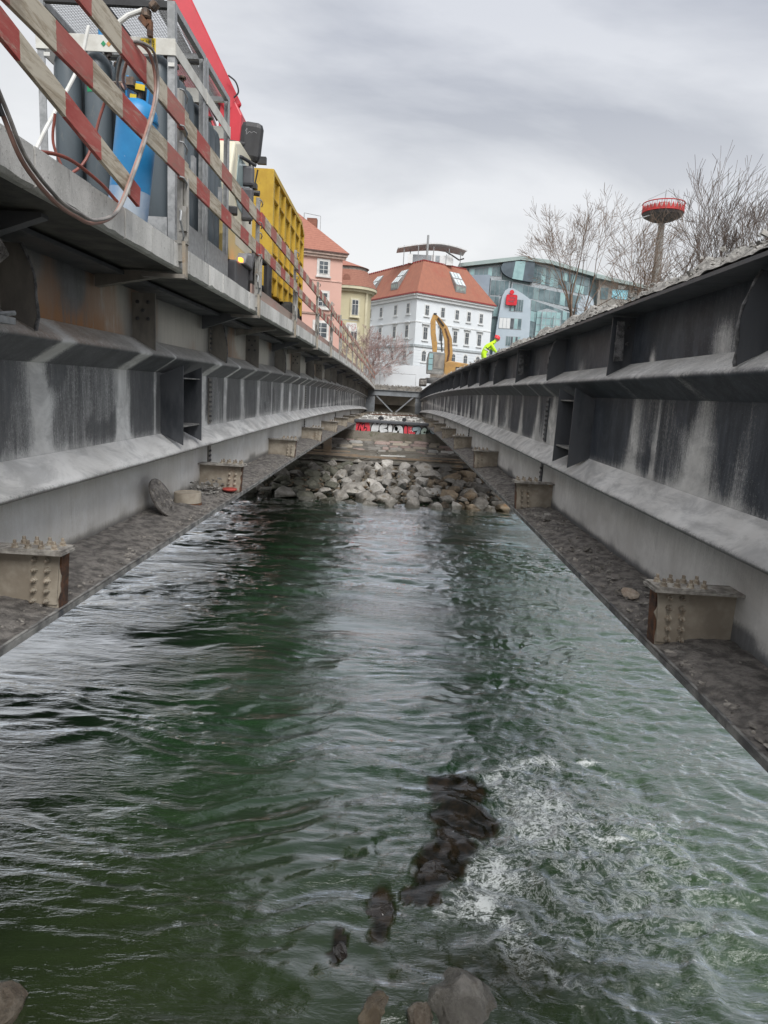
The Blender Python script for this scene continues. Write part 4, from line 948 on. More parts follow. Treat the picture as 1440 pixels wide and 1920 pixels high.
# mudguard and wheel, step box, indicator
mb = MB(); arc = [(12.55 + .46 * math.cos(a), 1.85 + .46 * math.sin(a)) for a in np.linspace(PI * 1.05, 0, 12)]
arc2 = [(12.55 + .38 * math.cos(a), 1.85 + .38 * math.sin(a)) for a in np.linspace(0, PI * 1.05, 12)]
mb.prism(arc + arc2, 'x', -3.1, -2.66); mb.build('mudguard', M_DGREY, tr, smooth=True)
MB().prism([(11.15, 1.42), (11.15, 1.95), (12.06, 1.95), (12.06, 1.80), (11.95, 1.42)], 'x', -3.1, -2.70).build('step_box', M_DGREY, tr, bevel=.03)
MB().prism([(11.5, 1.95), (11.75, 2.16), (12.1, 2.22), (12.15, 1.95)], 'x', -2.95, -2.655).build('corner_fairing', mat('light_grey_plastic', (0.26, 0.265, 0.28), None, 5, .5, 0), tr, bevel=.03)
MB().cbox((-2.68, 11.35, 1.98), (.06, .12, .06)).build('indicator', M_LAMP, tr, bevel=.01)
tyre = MB().lathe((0, 0, 0), [(.16, -.14), (.33, -.14), (.36, -.11), (.36, .11), (.33, .14), (.16, .14)], 24, Matrix.Rotation(PI / 2, 3, 'Y')).mesh('tyre', M_RUBBER, smooth=True)
rim = MB().lathe((0, 0, 0), [(.02, -.10), (.06, -.10), (.17, -.04), (.17, .10), (.10, .06), (.04, .12)], 20, Matrix.Rotation(PI / 2, 3, 'Y')).mesh('rim', M_GALV, smooth=True)
for y in (12.55, 17.4, 18.5):
    for x in (-2.92, -5.1):
        t_ = put('wheel', tyre, tr, (x, y, 1.73)); put('rim', rim, t_, (x, y, 1.73))
MB().box(-4.5, -3.6, 11.2, 20.2, 1.62, 1.98).build('chassis', M_BLACK, tr)
MB().tube([(-2.78, 14.15, 1.45), (-2.78, 14.15, 2.50)], .085, 12).tube([(-2.78, 14.15, 2.44), (-2.95, 14.05, 2.5), (-3.2, 13.9, 2.5)], .09, 10).build('exhaust_stack', M_BLACK, tr)
MB().box(-3.2, -2.80, 13.3, 13.75, 2.38, 2.68).build('tool_box', M_BLACK, tr, bevel=.02)
MB().tube([(-2.95, 13.0, 1.78), (-2.95, 14.0, 1.72)], .17, 14).tube([(-2.9, 14.6, 1.62), (-2.9, 16.6, 1.56)], .20, 16).build('tank', M_CONTD, tr, smooth=True)
for k in range(5):
    MB().tube([(-2.76, 13.05 + k * .12, 1.9), (-2.74, 13.25 + k * .15, 1.6 + random.uniform(-.05, .05)), (-2.78, 13.8 + k * .1, 1.45)], .018, 6).build('hydraulic_hose', M_BLACK, tr)
# crane
MB().prism([(-3.55, 2.0), (-3.14, 2.0), (-3.14, 4.05), (-3.08, 4.75), (-3.22, 5.0), (-3.48, 4.9), (-3.55, 4.1)], 'y', 12.95, 13.35).build('crane_column', M_RED, tr, bevel=.03)
MB().beam((-3.28, 13.1, 4.85), (-5.65, 12.0, 9.2), .29, .34).build('crane_boom', M_RED, tr, bevel=.04)
MB().beam((-3.50, 13.05, 4.70), (-5.95, 11.9, 8.9), .12, .14).build('boom_ram', M_BLACK, tr)
MB().beam((-3.62, 13.2, 4.2), (-4.2, 13.2, 5.6), .30, .34).build('lower_boom', M_RED, tr, bevel=.03)
MB().tube(catmull([(-3.22, 12.9, 5.0), (-3.14, 12.9, 5.1), (-3.18, 12.85, 5.24), (-3.3, 12.8, 5.32)]), .014, 6).build('hydraulic_hose', M_BLACK, tr)
# high seat of the crane operator
stx, sty, stz = -2.95, 12.75, 3.80
se = MB().cbox((stx - .10, sty - .05, stz + .02), (.46, .42, .15), Matrix.Rotation(-.12, 3, 'Y')).build('crane_seat', M_BLACK, tr, bevel=.06)
R2 = Matrix.Rotation(.10, 3, 'Y')
MB().cbox((stx + .10, sty - .06, stz + .40), (.40, .22, .68), R2).build('backrest', M_BLACK, se, bevel=.105)
MB().beam((stx - .33, sty - .16, stz + .38), (stx + .02, sty - .16, stz + .34), .06, .06).build('armrest', M_BLACK, se, bevel=.02)
MB().cbox((stx + .30, sty - .05, stz + .12), (.16, .08, .12)).tube([(stx + .22, sty, stz - .02), (stx + .12, sty + .02, stz - .50)], .014, 6).build('lever_console', M_BLACK, se)
MB().tube([(stx - .12, sty, stz - .05), (stx - .10, sty, stz - .32), (stx + .05, sty, stz - .40), (stx + .26, sty, stz - .42)], .05, 8).cbox((stx + .10, sty, stz - .30), (.22, .12, .09)).build('seat_stand', M_BLACK, se)
sq = catmull([(stx + .02, 0, stz + .55), (stx + .05, 0, stz + .60), (stx + .04, 0, stz + .50), (stx + .09, 0, stz + .55), (stx + .13, 0, stz + .53), (stx + .17, 0, stz + .55), (stx + .22, 0, stz + .53)], 4)
MB().tube([(p.x, sty - .168, p.z) for p in sq], .005, 4).build('script_logo', mat('logo_grey', (0.4, 0.4, 0.42), None, 5, .6, 0), se)
# container
ct = thing('skip_container', 'dented yellow open-top steel container with ribbed sides on the truck bed', 'container', (-4.15, 17.5, 2.0))
cx0, cx1, cy0, cy1, cz0, cz1 = -5.4, -2.90, 15.05, 19.9, 2.05, 4.50
mb = MB(); mb.box(cx0, cx1 - .10, cy0, cy0 + .04, cz0, cz1); mb.box(cx0, cx1 - .1, cy1 - .04, cy1, cz0, cz1 - .25); mb.box(cx0, cx0 + .04, cy0 + .041, cy1 - .041, cz0, cz1 - .05); mb.box(cx0 + .041, cx1 - .11, cy0 + .041, cy1 - .041, cz0, cz0 + .04)
mb.build('end_walls', M_CONT, ct)
MB().prism([(cy0 + .05, cz0), (cy1 - .05, cz0), (cy1 - .05, cz1 - .26), (cy1 - .5, cz1 - .06), (cy0 + .05, cz1 - .02)], 'x', cx1 - .10, cx1 - .07).build('side_wall', M_CONT, ct)
MB().box(cx1 - .14, cx1 + .02, cy0 - .002, cy0 + .12, cz0 - .02, cz1 + .002).build('corner_column', M_CONT, ct, bevel=.01)
MB().beam((cx1 - .04, cy0 + .12, cz1 - .03), (cx1 - .04, cy1 - .5, cz1 - .07), .10, .10).beam((cx1 - .04, cy1 - .5, cz1 - .07), (cx1 - .04, cy1, cz1 - .30), .10, .10).build('top_rail', M_CONT, ct)
nrib = 6
for i in range(1, nrib + 1):
    y = cy0 + (cy1 - cy0) * i / nrib - (.04 if i == nrib else 0)
    MB().box(cx1 - .069, cx1 + .01, y - .05, y + .03, cz0 - .05, cz1 - (.13 if i < nrib - 0 else .32)).build('rib', M_CONT, ct)
for i in range(nrib):
    ya = cy0 + (cy1 - cy0) * i / nrib + (.12 if i == 0 else .03); yb_ = cy0 + (cy1 - cy0) * (i + 1) / nrib - .05 - (.04 if i == nrib - 1 else 0)
    for zz in (3.98, 3.42, 2.86, 2.36):
        MB().prism([(cx1 - .069, zz - .03), (cx1 - .005, zz - .012), (cx1 - .005, zz + .012), (cx1 - .069, zz + .03)], 'y', ya, yb_).build('crease', M_CONTD, ct)
for k in range(2): MB().tube([(cx1 - .02, cy1 - .02, cz0 - .02), (cx1 - .02, cy1 + .05, cz0 - .16)], .03, 6).build('hook', M_RUST, ct)
mb = MB(); mb.box(cx0 + .3, cx1 - .2, cy0 + .1, cy1, 1.99, 2.04); mb.build('bed', M_BLACK, tr)

# ================================================================ FAR END OF THE BRIDGE
C72 = cz(72)
xf = thing('cross_frame', 'grey steel end beam with V-shaped bracing joining both girders at the far end', 'cross frame', (-.2, 72.2, -1))
MB().box(-3.3, 2.75, 72.0, 72.04, -.42, .12).build('beam_web', M_GREYSTEEL, xf)
MB().box(-3.3, 2.75, 71.85, 72.2, .121, .155).build('beam_flange', M_GREYSTEEL, xf)
MB().box(-3.3, 2.75, 71.8, 72.2, -.455, -.421).build('beam_flange', M_GREYSTEEL, xf)
MB().box(-3.3, -2.30, 71.9, 71.99, -2.4, -.46).build('side_plate', M_GREYSTEEL, xf)
MB().box(2.05, 2.75, 71.9, 71.99, -2.4, -.46).build('side_plate', M_GREYSTEEL, xf)
MB().beam((-2.15, 71.9, -.5), (-.35, 71.9, -2.15), .12, .14).build('brace', M_GREYSTEEL, xf)
MB().beam((1.75, 71.9, -.5), (.0, 71.9, -2.15), .12, .14).build('brace', M_GREYSTEEL, xf)
MB().box(-2.3, 2.05, 71.7, 72.05, -2.36, -2.22).build('lower_chord', M_GREYSTEEL, xf)
tag(MB().box(-16, 16, 73.9, 75.2, -3.2, .42).build('abutment_wall', M_ABUT, loc=(0, 74, -3)), 'brownish concrete abutment wall behind the V-shaped bracing', 'wall')
# remaining rubble on the end beam
mb = MB()
for i in range(420):
    x = random.uniform(-2.9, 2.6); r = random.choice((.03, .05, .05, .08)); chunk(mb, x, random.uniform(71.9, 73.6), .17 + random.uniform(0, .32) + r * .3, r, 7)
for i in range(150):
    chunk(mb, random.uniform(-2.9, 2.6), random.uniform(72, 73), .58 + random.uniform(0, .12), random.uniform(.04, .10), 7, 1.2)
tag(mb.build('concrete_chunks', M_RUBBLE), 'row of crumbled concrete lying on the end beam at the far abutment', 'rubble', kind='stuff')
tag(MB().box(-3.0, 2.7, 72.1, 73.8, .156, .40).box(-3.0, 2.7, 72.3, 73.8, .42, .60).build('broken_slab', M_STIFF, loc=(0, 72.5, .2)), 'broken layered slab edge resting on the grey end beam', 'slab')

# bench with debris between abutment and graffiti wall
bench = grid_mesh('bearing_bench', *(lambda X, Y: (X, Y, -2.02 - 0.012 * (Y - 45) + 0.16 * (nfbm(X * 1.6, Y * .9, 4, 71) - .5)))(*np.meshgrid(np.linspace(-2.7, 2.25, 60), np.linspace(45.0, 73.5, 130))), M_RUBBLE, 'structure', False)
mb = MB()
for i in range(420):
    y = random.uniform(45.2, 70); r = random.choice((.05, .08, .11, .16)); chunk(mb, random.uniform(-2.5, 2.1), y, -2.0 - .012 * (y - 45) + r * .35, r, 8, .6)
tag(mb.build('concrete_chunks', M_CONC), 'pale concrete debris spread on the bench above the graffiti wall', 'rubble', kind='stuff')
for (x, y, r, lb) in ((-1.02, 46.2, .17, 'black pipe end lying above the left part of the graffiti'), (.62, 46.6, .14, 'smaller black pipe end lying above the middle of the graffiti')):
    tag(MB().tube([(x, y, -1.88), (x + .05, y + .9, -1.90)], r, 14).build('pipe', M_BLACK, loc=(x, y, -1.9)), lb, 'pipe')
o = MB().beam((-2.3, 58, -2.02), (2.0, 60, -2.02), .12, .10).build('steel_bar', M_RUST, loc=(0, 59, -2)); tag(o, 'thin rusty steel bar lying across the debris behind the graffiti wall', 'bar')

# graffiti wall
gw = thing('graffiti_wall', 'low concrete wall with red and silver graffiti below the dark bearing beam', 'wall', (0, 45, -3.1))
M_GWALL = mat('graffiti_wall_concrete', (0.34, 0.32, 0.30), (0.20, 0.19, 0.18), 2, 0.9, 0.3, c3=(0.3, 0.28, 0.25), c3scale=1.0)
MB().box(-7.5, 7.5, 44.9, 45.9, -4.2, -2.125).build('wall', M_GWALL, gw)
MB().box(-7.5, 7.5, 44.72, 45.6, -2.12, -1.96).build('bearing_beam', M_STIFFR, gw, bevel=.02)
M_SILV = mat('paint_silver', (0.68, 0.70, 0.71), (0.55, 0.57, 0.58), 5, 0.5, 0.05)
M_PRED = mat('paint_red', (0.75, 0.05, 0.08), (0.62, 0.07, 0.09), 4, 0.6, 0.05, c3=(0.5, 0.2, 0.2), c3lo=.65, c3hi=.8)
M_PBLK = mat('paint_black', (0.018, 0.018, 0.022), None, 4, 0.5, 0.0)
M_PBLU = mat('paint_blue_grey', (0.36, 0.46, 0.50), None, 3, 0.6, 0)
M_PGRN = mat('paint_green_grey', (0.42, 0.52, 0.46), None, 3, 0.6, 0)
def blob_poly(pts, w_):
    """outline polygon (round capped ribbon) of a stroke in 2-D"""
    P = [Vector((p[0], p[1])) for p in pts]; Lf = []; Rt = []
    for i, p in enumerate(P):
        d = (P[min(i + 1, len(P) - 1)] - P[max(i - 1, 0)]).normalized(); n = Vector((-d.y, d.x)) * w_
        Lf.append(p + n); Rt.append(p - n)
    def cap(p, d):
        a0 = math.atan2(d.y, d.x); return [p + Vector((math.cos(a0 + t), math.sin(a0 + t))) * w_ for t in (1.2, .6, 0, -.6, -1.2)]
    return Lf + cap(P[-1], (P[-1] - P[-2]).normalized()) + Rt[::-1] + cap(P[0], (P[0] - P[1]).normalized())
def stroke(mb, pts, w_, y, mi=0, n=5):
    P3 = catmull([(p[0], 0, p[1]) for p in pts], n) if len(pts) > 2 else [Vector((p[0], 0, p[1])) for p in pts]
    P2 = [(p.x, p.z) for p in P3]; mb.cur = mi
    # quads along the stroke and fans at its ends, all in one plane (union is fine: same colour, same plane is avoided by tiny steps)
    P = [Vector(p) for p in P2]; V = []; F = []
    for i, p in enumerate(P):
        d = (P[min(i + 1, len(P) - 1)] - P[max(i - 1, 0)]).normalized(); nn = Vector((-d.y, d.x)) * w_
        V += [(p.x + nn.x, y, p.y + nn.y), (p.x - nn.x, y, p.y - nn.y)]
    for i in range(len(P) - 1): F.append((i * 2, i * 2 + 2, i * 2 + 3, i * 2 + 1))
    for p, d, a, b in ((P[-1], P[-1] - P[-2], len(P) * 2 - 2, len(P) * 2 - 1), (P[0], P[0] - P[1], 1, 0)):
        a0 = math.atan2(d.y, d.x); k = len(V)
        for t in (1.1, .55, 0, -.55, -1.1): V.append((p.x + w_ * math.cos(a0 + t), y, p.y + w_ * math.sin(a0 + t)))
        F.append((a, k, k + 1, k + 2, k + 3, k + 4, b))
    mb.add(V, F)
GY = 44.9
def letter(name, strokes, w_, fill, outline=True, dy=0.0):
    root_part = None
    mb = MB()
    for i, s_ in enumerate(strokes): stroke(mb, s_, w_ + .055, GY - .006 - dy - i * .0004)
    root_part = mb.build(name, M_PBLK, gw, fix=False)
    mb = MB()
    for i, s_ in enumerate(strokes): stroke(mb, s_, w_, GY - .012 - dy - i * .0004)
    mb.build('fill', fill, root_part, fix=False); return root_part
zb = -3.03
def red(name, poly, y=GY - .004, m=M_PRED): return MB().prism(poly, 'y', y - .002, y + .001).build(name, m, gw)
red('red_field', [(-2.66, -3.0), (-2.6, -2.3), (-1.72, -2.28), (-1.62, -2.7), (-1.70, -3.04)])
letter('letter_scribble', [[(-2.45, -2.9), (-2.3, -2.4), (-2.15, -2.85)], [(-2.1, -2.4), (-2.15, -2.7), (-1.95, -2.6)]], .05, M_PRED)
letter('letter_k', [[(-1.40, -2.95), (-1.45, -2.6), (-1.35, -2.40)], [(-1.0, -2.38), (-1.3, -2.68), (-1.0, -2.95)]], .135, M_SILV)
letter('letter_e', [[(-.62, -2.36), (-.88, -2.45), (-.86, -2.62), (-.58, -2.66)], [(-.58, -2.66), (-.84, -2.78), (-.82, -2.95), (-.52, -2.98)]], .12, M_SILV, dy=.02)
letter('letter_i', [[(-.30, -2.42), (-.28, -2.98)]], .13, M_SILV, dy=.01)
letter('letter_o', [[(.10, -2.5), (.0, -2.75), (.12, -2.98), (.36, -2.95), (.46, -2.72), (.38, -2.46), (.12, -2.48)]], .13, M_SILV, dy=.03)
letter('inner_line', [[(-.62, -2.75), (-.45, -2.72)]], .01, M_PBLK, dy=.04)
red('red_field', [(.60, -2.34), (1.30, -2.36), (1.36, -2.60), (1.50, -2.75), (1.42, -3.02), (.95, -3.05), (.62, -3.02), (.52, -2.7)])
letter('red_letter', [[(.74, -2.42), (.78, -2.95), (1.02, -2.95)]], .11, M_PRED, dy=.01)
letter('letter_seven', [[(1.30, -2.46), (1.68, -2.44), (1.52, -2.75), (1.42, -3.02)]], .095, M_PBLU, dy=.02)
letter('digit_nine', [[(2.18, -2.58), (2.02, -2.44), (1.86, -2.58), (1.96, -2.74), (2.16, -2.66), (2.20, -2.5), (2.16, -2.85), (1.88, -3.02)]], .085, M_PGRN, dy=.03)
letter('letter_a', [[(2.46, -2.5), (2.62, -2.62), (2.64, -2.98)], [(2.62, -2.8), (2.44, -2.84), (2.48, -2.98), (2.62, -2.96)]], .08, M_PBLU, dy=.02)
red('white_dots', [(1.08, -2.42), (1.12, -2.42), (1.12, -2.46), (1.08, -2.46)], GY - .02, M_SILV)
for q in range(9): red('spray_dot', [(x + .03 * math.cos(a), z + .03 * math.sin(a)) for x, z in [(random.uniform(1.0, 1.3), random.uniform(-2.9, -2.45))] for a in np.linspace(0, 5.2, 6)], GY - .024 - q * .0005, M_SILV)

for o in list(gw.children_recursive):
    if o.name.split('.')[0] in ('wall', 'bearing_beam'): continue
    for v in o.data.vertices:
        zz = v.co.z - 3.1; v.co.z = (-3.12 + (zz + 3.0) * 1.36) + 3.1
# sloping masonry foot of the wall
mw = thing('stone_masonry', 'sloping old masonry of uneven squared stones below the graffiti', 'masonry', (0, 42, -3.6))
M_MORT = mat('mortar', (0.17, 0.155, 0.135), (0.09, 0.085, 0.075), 4, 0.95, 0.7, 0.03)
P0, P1 = (40.2, -3.95), (44.88, -3.22)
MB().prism([(P0[0], P0[1]), (P1[0], P1[1]), (P1[0], -4.6), (P0[0], -4.6)], 'x', -8.5, 8.5).build('mortar_bed', M_MORT, mw)
sl = Vector((0, P1[0] - P0[0], P1[1] - P0[1])); LS = sl.length; sl.normalize(); nrm = Vector((0, -sl.z, sl.y))
M_ST = [rock_mat('masonry_%s' % a, b, c, d) for a, b, c, d in (('grey', (0.27, 0.25, 0.225), (0.36, 0.34, 0.31), (0.18, 0.16, 0.14)), ('pink', (0.32, 0.235, 0.205), (0.40, 0.31, 0.28), (0.24, 0.18, 0.15)), ('tan', (0.34, 0.29, 0.235), (0.42, 0.38, 0.31), (0.26, 0.2, 0.15)), ('white', (0.55, 0.54, 0.51), (0.66, 0.65, 0.62), (0.4, 0.38, 0.35)))]
v0 = 0.03; row = 0
while v0 < LS - .12:
    hgt = random.uniform(.55, .85); u = -5.6 + random.uniform(-.3, 0)
    while u < 5.6:
        wd = random.uniform(.45, 1.25); q = MB(); n = 10; pts = []
        m = random.choices(M_ST, (5, 2, 3, .5))[0]
        if random.random() < .10: u += wd; continue
        hw, hh = wd / 2 - .035, min(hgt, LS - v0) / 2 - .03
        for a in range(n):
            t = 2 * PI * a / n; cx_ = math.copysign(abs(math.cos(t)) ** .35, math.cos(t)) * hw; cy_ = math.copysign(abs(math.sin(t)) ** .35, math.sin(t)) * hh
            pts.append((cx_ * random.uniform(.86, 1), cy_ * random.uniform(.84, 1)))
        V = []; d = random.uniform(.04, .11); base = Vector((u + wd / 2, P0[0], P0[1])) + sl * (v0 + hh + .03)
        for lv, (k, hgt_) in enumerate(((1, -.05), (1, d * .6), (.86, d))):
            for (a, b) in pts: V.append(base + Vector((a * k, 0, 0)) + sl * (b * k) + nrm * (hgt_ + (random.uniform(-.015, .015) if lv == 2 else 0)))
        F = [(i, (i + 1) % n, n + (i + 1) % n, n + i) for i in range(n)] + [(n + i, n + (i + 1) % n, 2 * n + (i + 1) % n, 2 * n + i) for i in range(n)] + [tuple(range(2 * n, 3 * n))]
        q.add(V, F).build('stone', m, mw)
        u += wd
    v0 += hgt; row += 1
# rusty ledger beam, short column and gravel at the foot of the masonry
lb = thing('ledger_beam', 'rusty brown steel ledger beam running along the top of the boulder slope', 'beam', (0, 37, -3.6))
M_RB = mat('rusty_beam', (0.27, 0.20, 0.135), (0.19, 0.15, 0.115), 2.5, 0.85, 0.4, stretch=(.4, 1, 1), c3=(0.12, 0.09, 0.07))
MB().beam((-6.5, 36.2, -3.52), (-1.9, 36.5, -3.58), .12, .14).build('beam_half', M_RB, lb)
MB().beam((-1.88, 36.5, -3.60), (6.5, 37.2, -3.70), .12, .10).build('beam_half', M_RB, lb)
MB().beam((-6.5, 36.6, -3.40), (-2.4, 36.9, -3.42), .3, .05).beam((1.5, 37.4, -3.56), (6.2, 37.8, -3.6), .3, .04).build('flat_bar', M_RB, lb)
cl = thing('support_column', 'short rust-brown steel column standing at the left end of the masonry', 'column', (-3.8, 38.2, -3.5))
MB().box(-4.02, -3.58, 38.0, 38.3, -3.9, -2.06).build('column_shaft', M_RB, cl, bevel=.02); MB().box(-4.2, -3.4, 37.9, 38.4, -3.92, -3.80).build('foot_plate', M_RB, cl)
tag(MB().box(-8.5, -4.6, 38.6, 39.2, -4.2, -2.1).build('side_wall', mat('side_wall_brown', (0.17, 0.135, 0.10), (0.10, 0.085, 0.065), 1.5, .9, .4), loc=(-6, 39, -3)), 'shaded brown retaining wall behind the short rusty column', 'wall')
X, Y = np.meshgrid(np.linspace(-9, 9, 110), np.linspace(35.6, 41, 50))
g_ = grid_mesh('apron_gravel', X, Y, -3.80 + .03 * (Y - 37) + .16 * (nfbm(X * 1.4, Y * 1.4, 4, 83) - .5), M_MORT, 'structure', False)
mb = MB()
for i in range(320): chunk(mb, random.uniform(-5, 5), random.uniform(36.8, 40.6), -3.72 + .03 * random.random(), random.choice((.04, .06, .09, .13)), 8, .55)
tag(mb.build('loose_stones', M_ROCK), 'small loose stones scattered at the foot of the masonry', 'stones', kind='stuff')
o = MB().beam((-.7, 38.2, -3.66), (.7, 37.9, -3.60), .14, .06).build('broken_plank', M_WHITE, loc=(0, 38, -3.6)); tag(o, 'pale broken plank lying at the foot of the masonry', 'plank')

# ================================================================ BOULDERS
def boulder_mesh(seed, m, npt=15, amp=.045):
    rnd = random.Random(seed); bm = bmesh.new()
    ax = (1.0, rnd.uniform(.65, .95), rnd.uniform(.5, .75))
    for _ in range(npt):
        v = Vector((rnd.gauss(0, 1), rnd.gauss(0, 1), rnd.gauss(0, 1))).normalized() * rnd.uniform(.86, 1.05)
        bm.verts.new((v.x * ax[0] * .5, v.y * ax[1] * .5, v.z * ax[2] * .5))
    bmesh.ops.convex_hull(bm, input=bm.verts)
    bmesh.ops.delete(bm, geom=[v for v in bm.verts if not v.link_faces], context='VERTS')
    bmesh.ops.dissolve_limit(bm, angle_limit=.32, verts=bm.verts, edges=bm.edges)
    bmesh.ops.bevel(bm, geom=list(bm.edges), offset=.018, segments=1, affect='EDGES')
    bmesh.ops.triangulate(bm, faces=bm.faces)
    bmesh.ops.subdivide_edges(bm, edges=bm.edges, cuts=1, use_grid_fill=True)
    for v in bm.verts:
        n = mnoise.fractal(v.co * 3.2 + Vector((seed, 0, 0)), .7, 2.0, 3); v.co += v.co.normalized() * n * amp
    me = bpy.data.meshes.new('boulder'); bm.to_mesh(me); bm.free(); me.materials.append(m); 
    me.polygons.foreach_set('use_smooth', [True] * len(me.polygons)); me.set_sharp_from_angle(angle=math.radians(32)); return me
BM = {k: [boulder_mesh(i * 7 + j, m) for i in range(7)] for j, (k, m) in enumerate({'grey': M_ROCK, 'pale': M_ROCKP, 'brown': M_ROCKB, 'mossy': M_ROCKM}.items())}
LBL = {'grey': 'angular grey boulder in the riprap slope below the masonry', 'pale': 'pale, almost white boulder in the middle of the riprap slope',
       'brown': 'brown-stained boulder in the right part of the riprap slope', 'mossy': 'dark mossy boulder at the shaded left side of the riprap slope'}
ORD = ['zeroth', 'first', 'second', 'third', 'fourth', 'fifth', 'sixth', 'seventh', 'eighth', 'ninth', 'tenth', 'eleventh', 'twelfth', 'thirteenth', 'fourteenth', 'fifteenth', 'sixteenth', 'seventeenth', 'eighteenth', 'nineteenth'] + ['twenty-' + k for k in ('first', 'second', 'third', 'fourth', 'fifth', 'sixth', 'seventh', 'eighth', 'ninth')] + ['thirtieth'] * 20
ORD.insert(20, 'twentieth')
ROWS = ['waterline row'] + [k + ' row up' for k in ('second', 'third', 'fourth', 'fifth', 'sixth', 'seventh', 'eighth', 'ninth', 'tenth', 'eleventh', 'twelfth', 'thirteenth')] + ['topmost row']
LOOK = {'grey': 'angular grey', 'pale': 'pale whitish', 'brown': 'brown-stained', 'mossy': 'dark mossy'}
rowy = 27.9; r_ = 0
while rowy < 36.2:
    x = -8.2 + random.uniform(0, .5); nth = 0
    while x < 7.6:
        sz = random.uniform(.62, 1.35) * (1.12 if r_ < 2 else .92) * (1.15 if random.random() < .2 else 1)
        yy = rowy + random.uniform(-.25, .25) + (.0 if abs(x) < 3 else (abs(x) - 3) * .12)
        t = (yy - 27.6) / 8.6; zz = -4.92 + 0.86 * max(0, min(1, t)) ** .9 + random.uniform(-.05, .09) + sz * .05
        q = random.random()
        if x < -2.8: kind = 'mossy' if q < .62 else 'grey'
        elif x > 1.6 and q < .32: kind = 'brown'
        elif abs(x + .1) < 1.6 and q < .42: kind = 'pale'
        else: kind = 'pale' if q > .90 else 'grey'
        o = put('boulder', random.choice(BM[kind]), None, (x + sz * .4, yy, zz), (random.uniform(-.35, .35), random.uniform(-.35, .35), random.random() * 6.28))
        o.scale = (sz * random.uniform(.85, 1.15), sz * random.uniform(.85, 1.15), sz * random.uniform(.85, 1.2))
        nth += 1; tag(o, '%s %s boulder, %s of the slope, %s from the left' % ('large' if sz > .95 else 'mid-sized' if sz > .75 else 'small', LOOK[kind], ROWS[min(r_, 13)], ORD[nth]), 'boulder', 'boulders of the riprap slope'); x += sz * .84
    rowy += .68 if r_ < 2 else .74; r_ += 1
mb = MB()
for i in range(900):
    x, yy = random.uniform(-7.5, 7), random.uniform(28.0, 36); t = (yy - 27.6) / 8.6
    chunk(mb, x, yy, -4.86 + .86 * t ** .9 + random.uniform(-.05, .16), random.choice((.05, .07, .10, .15)), 7, .7)
tag(mb.build('gravel_infill', M_ROCKB), 'small broken stones filling the gaps between the boulders', 'gravel', kind='stuff')
# single stones standing out of the shallows near the camera
def big_rock(seed, m, loc, size, rot, label, cat='rock'):
    me = boulder_mesh(seed, m, 46, .07); o = put('river_rock', me, None, loc, rot); o.scale = size; return tag(o, label, cat)
big_rock(101, M_ROCKP, (0.80, 4.50, -4.80), (.66, .86, .86), (.2, .1, .5), 'largest pale grey rock at the near water edge, bottom centre')
big_rock(102, M_ROCKB, (0.12, 4.42, -4.80), (.40, .38, .50), (0, .2, 1.1), 'rounded brownish rock left of the large pale one')
big_rock(103, M_ROCKT, (0.46, 4.30, -4.70), (.20, .26, .34), (.1, .4, .2), 'small pinkish rock leaning against the large pale one')
big_rock(108, M_ROCKW, (0.38, 4.30, -4.84), (.16, .16, .16), (0, 0, .2), 'tiny wet black stone squeezed between the foreground rocks')
big_rock(104, M_ROCKT, (-2.80, 4.20, -4.78), (.52, .50, .42), (.1, 0, .2), 'tan rock in the bottom left corner of the water')
big_rock(105, M_ROCKT, (-2.0, 4.0, -4.84), (.62, .40, .32), (0, 0, .2), 'flat reddish rock barely above water, bottom left')
for i, (x, y, z, s3, lb_) in enumerate([(1.05, 7.30, -4.86, (.80, .62, .34), 'submerged dark stone farthest out with water pouring over it'), (1.05, 6.75, -4.87, (.86, .62, .36), 'dark wet stone in the middle of the little rapid'),
                                (.68, 6.0, -4.83, (.55, .66, .32), 'dark wet stone where the lowest white water begins'), (.11, 5.40, -4.80, (.24, .60, .22), 'narrow black stone tip standing in calm water'),
                                (.40, 5.62, -4.78, (.12, .16, .14), 'tiny black stone tip right of the narrow one'), (-.20, 4.92, -4.77, (.14, .30, .18), 'slender dark stone tip nearest the left of the foreground rocks'),
                                (1.0, 4.85, -4.95, (.9, .5, .32), 'brown stone just below the surface beside the foreground rocks'), (.90, 6.33, -4.83, (.5, .4, .28), 'small wet stone between the two larger dark ones')]):
    big_rock(200 + i, M_ROCKW, (x, y, z), s3, (0, 0, i * .7), lb_, 'stone')

# ================================================================ THINGS ON THE LEDGES
dc = thing('leaning_disc', 'round grey metal lid leaning against the left girder', 'lid', (-3.12, 8.85, -1.85))
R = Matrix.Rotation(math.radians(62), 3, 'Y') @ Matrix.Rotation(.25, 3, 'X')
Rz = Matrix.Rotation(math.radians(14), 3, 'Z')
MB().lathe((-3.12, 8.86, -1.60), [(.27, -.02), (.28, 0), (.28, .02), (.24, .028), (.05, .03), (.04, .022)], 22, Rz @ R).build('lid', M_DIRT, dc)
mb = MB()
for i in range(26):
    a = random.random() * 6.28; r = .26 * random.random() ** .5; p = Vector((-3.12, 8.86, -1.60)) + (Rz @ R) @ Vector((r * math.cos(a), r * math.sin(a), .03)); chunk(mb, p.x, p.y, p.z, random.uniform(.012, .035), 7)
q = mb.build('crust', M_FLAKE, dc); q['kind'] = 'stuff'
pc = thing('pipe_socket', 'short round pipe socket with flaking beige paint on the left ledge', 'pipe socket', (-3.07, 9.85, -1.88))
MB().lathe((-3.07, 9.85, -1.88), [(.20, 0), (.20, .20), (.195, .215), (.16, .215), (.15, .205), (.01, .205)], 26).build('socket', M_STUB, pc, smooth=True)
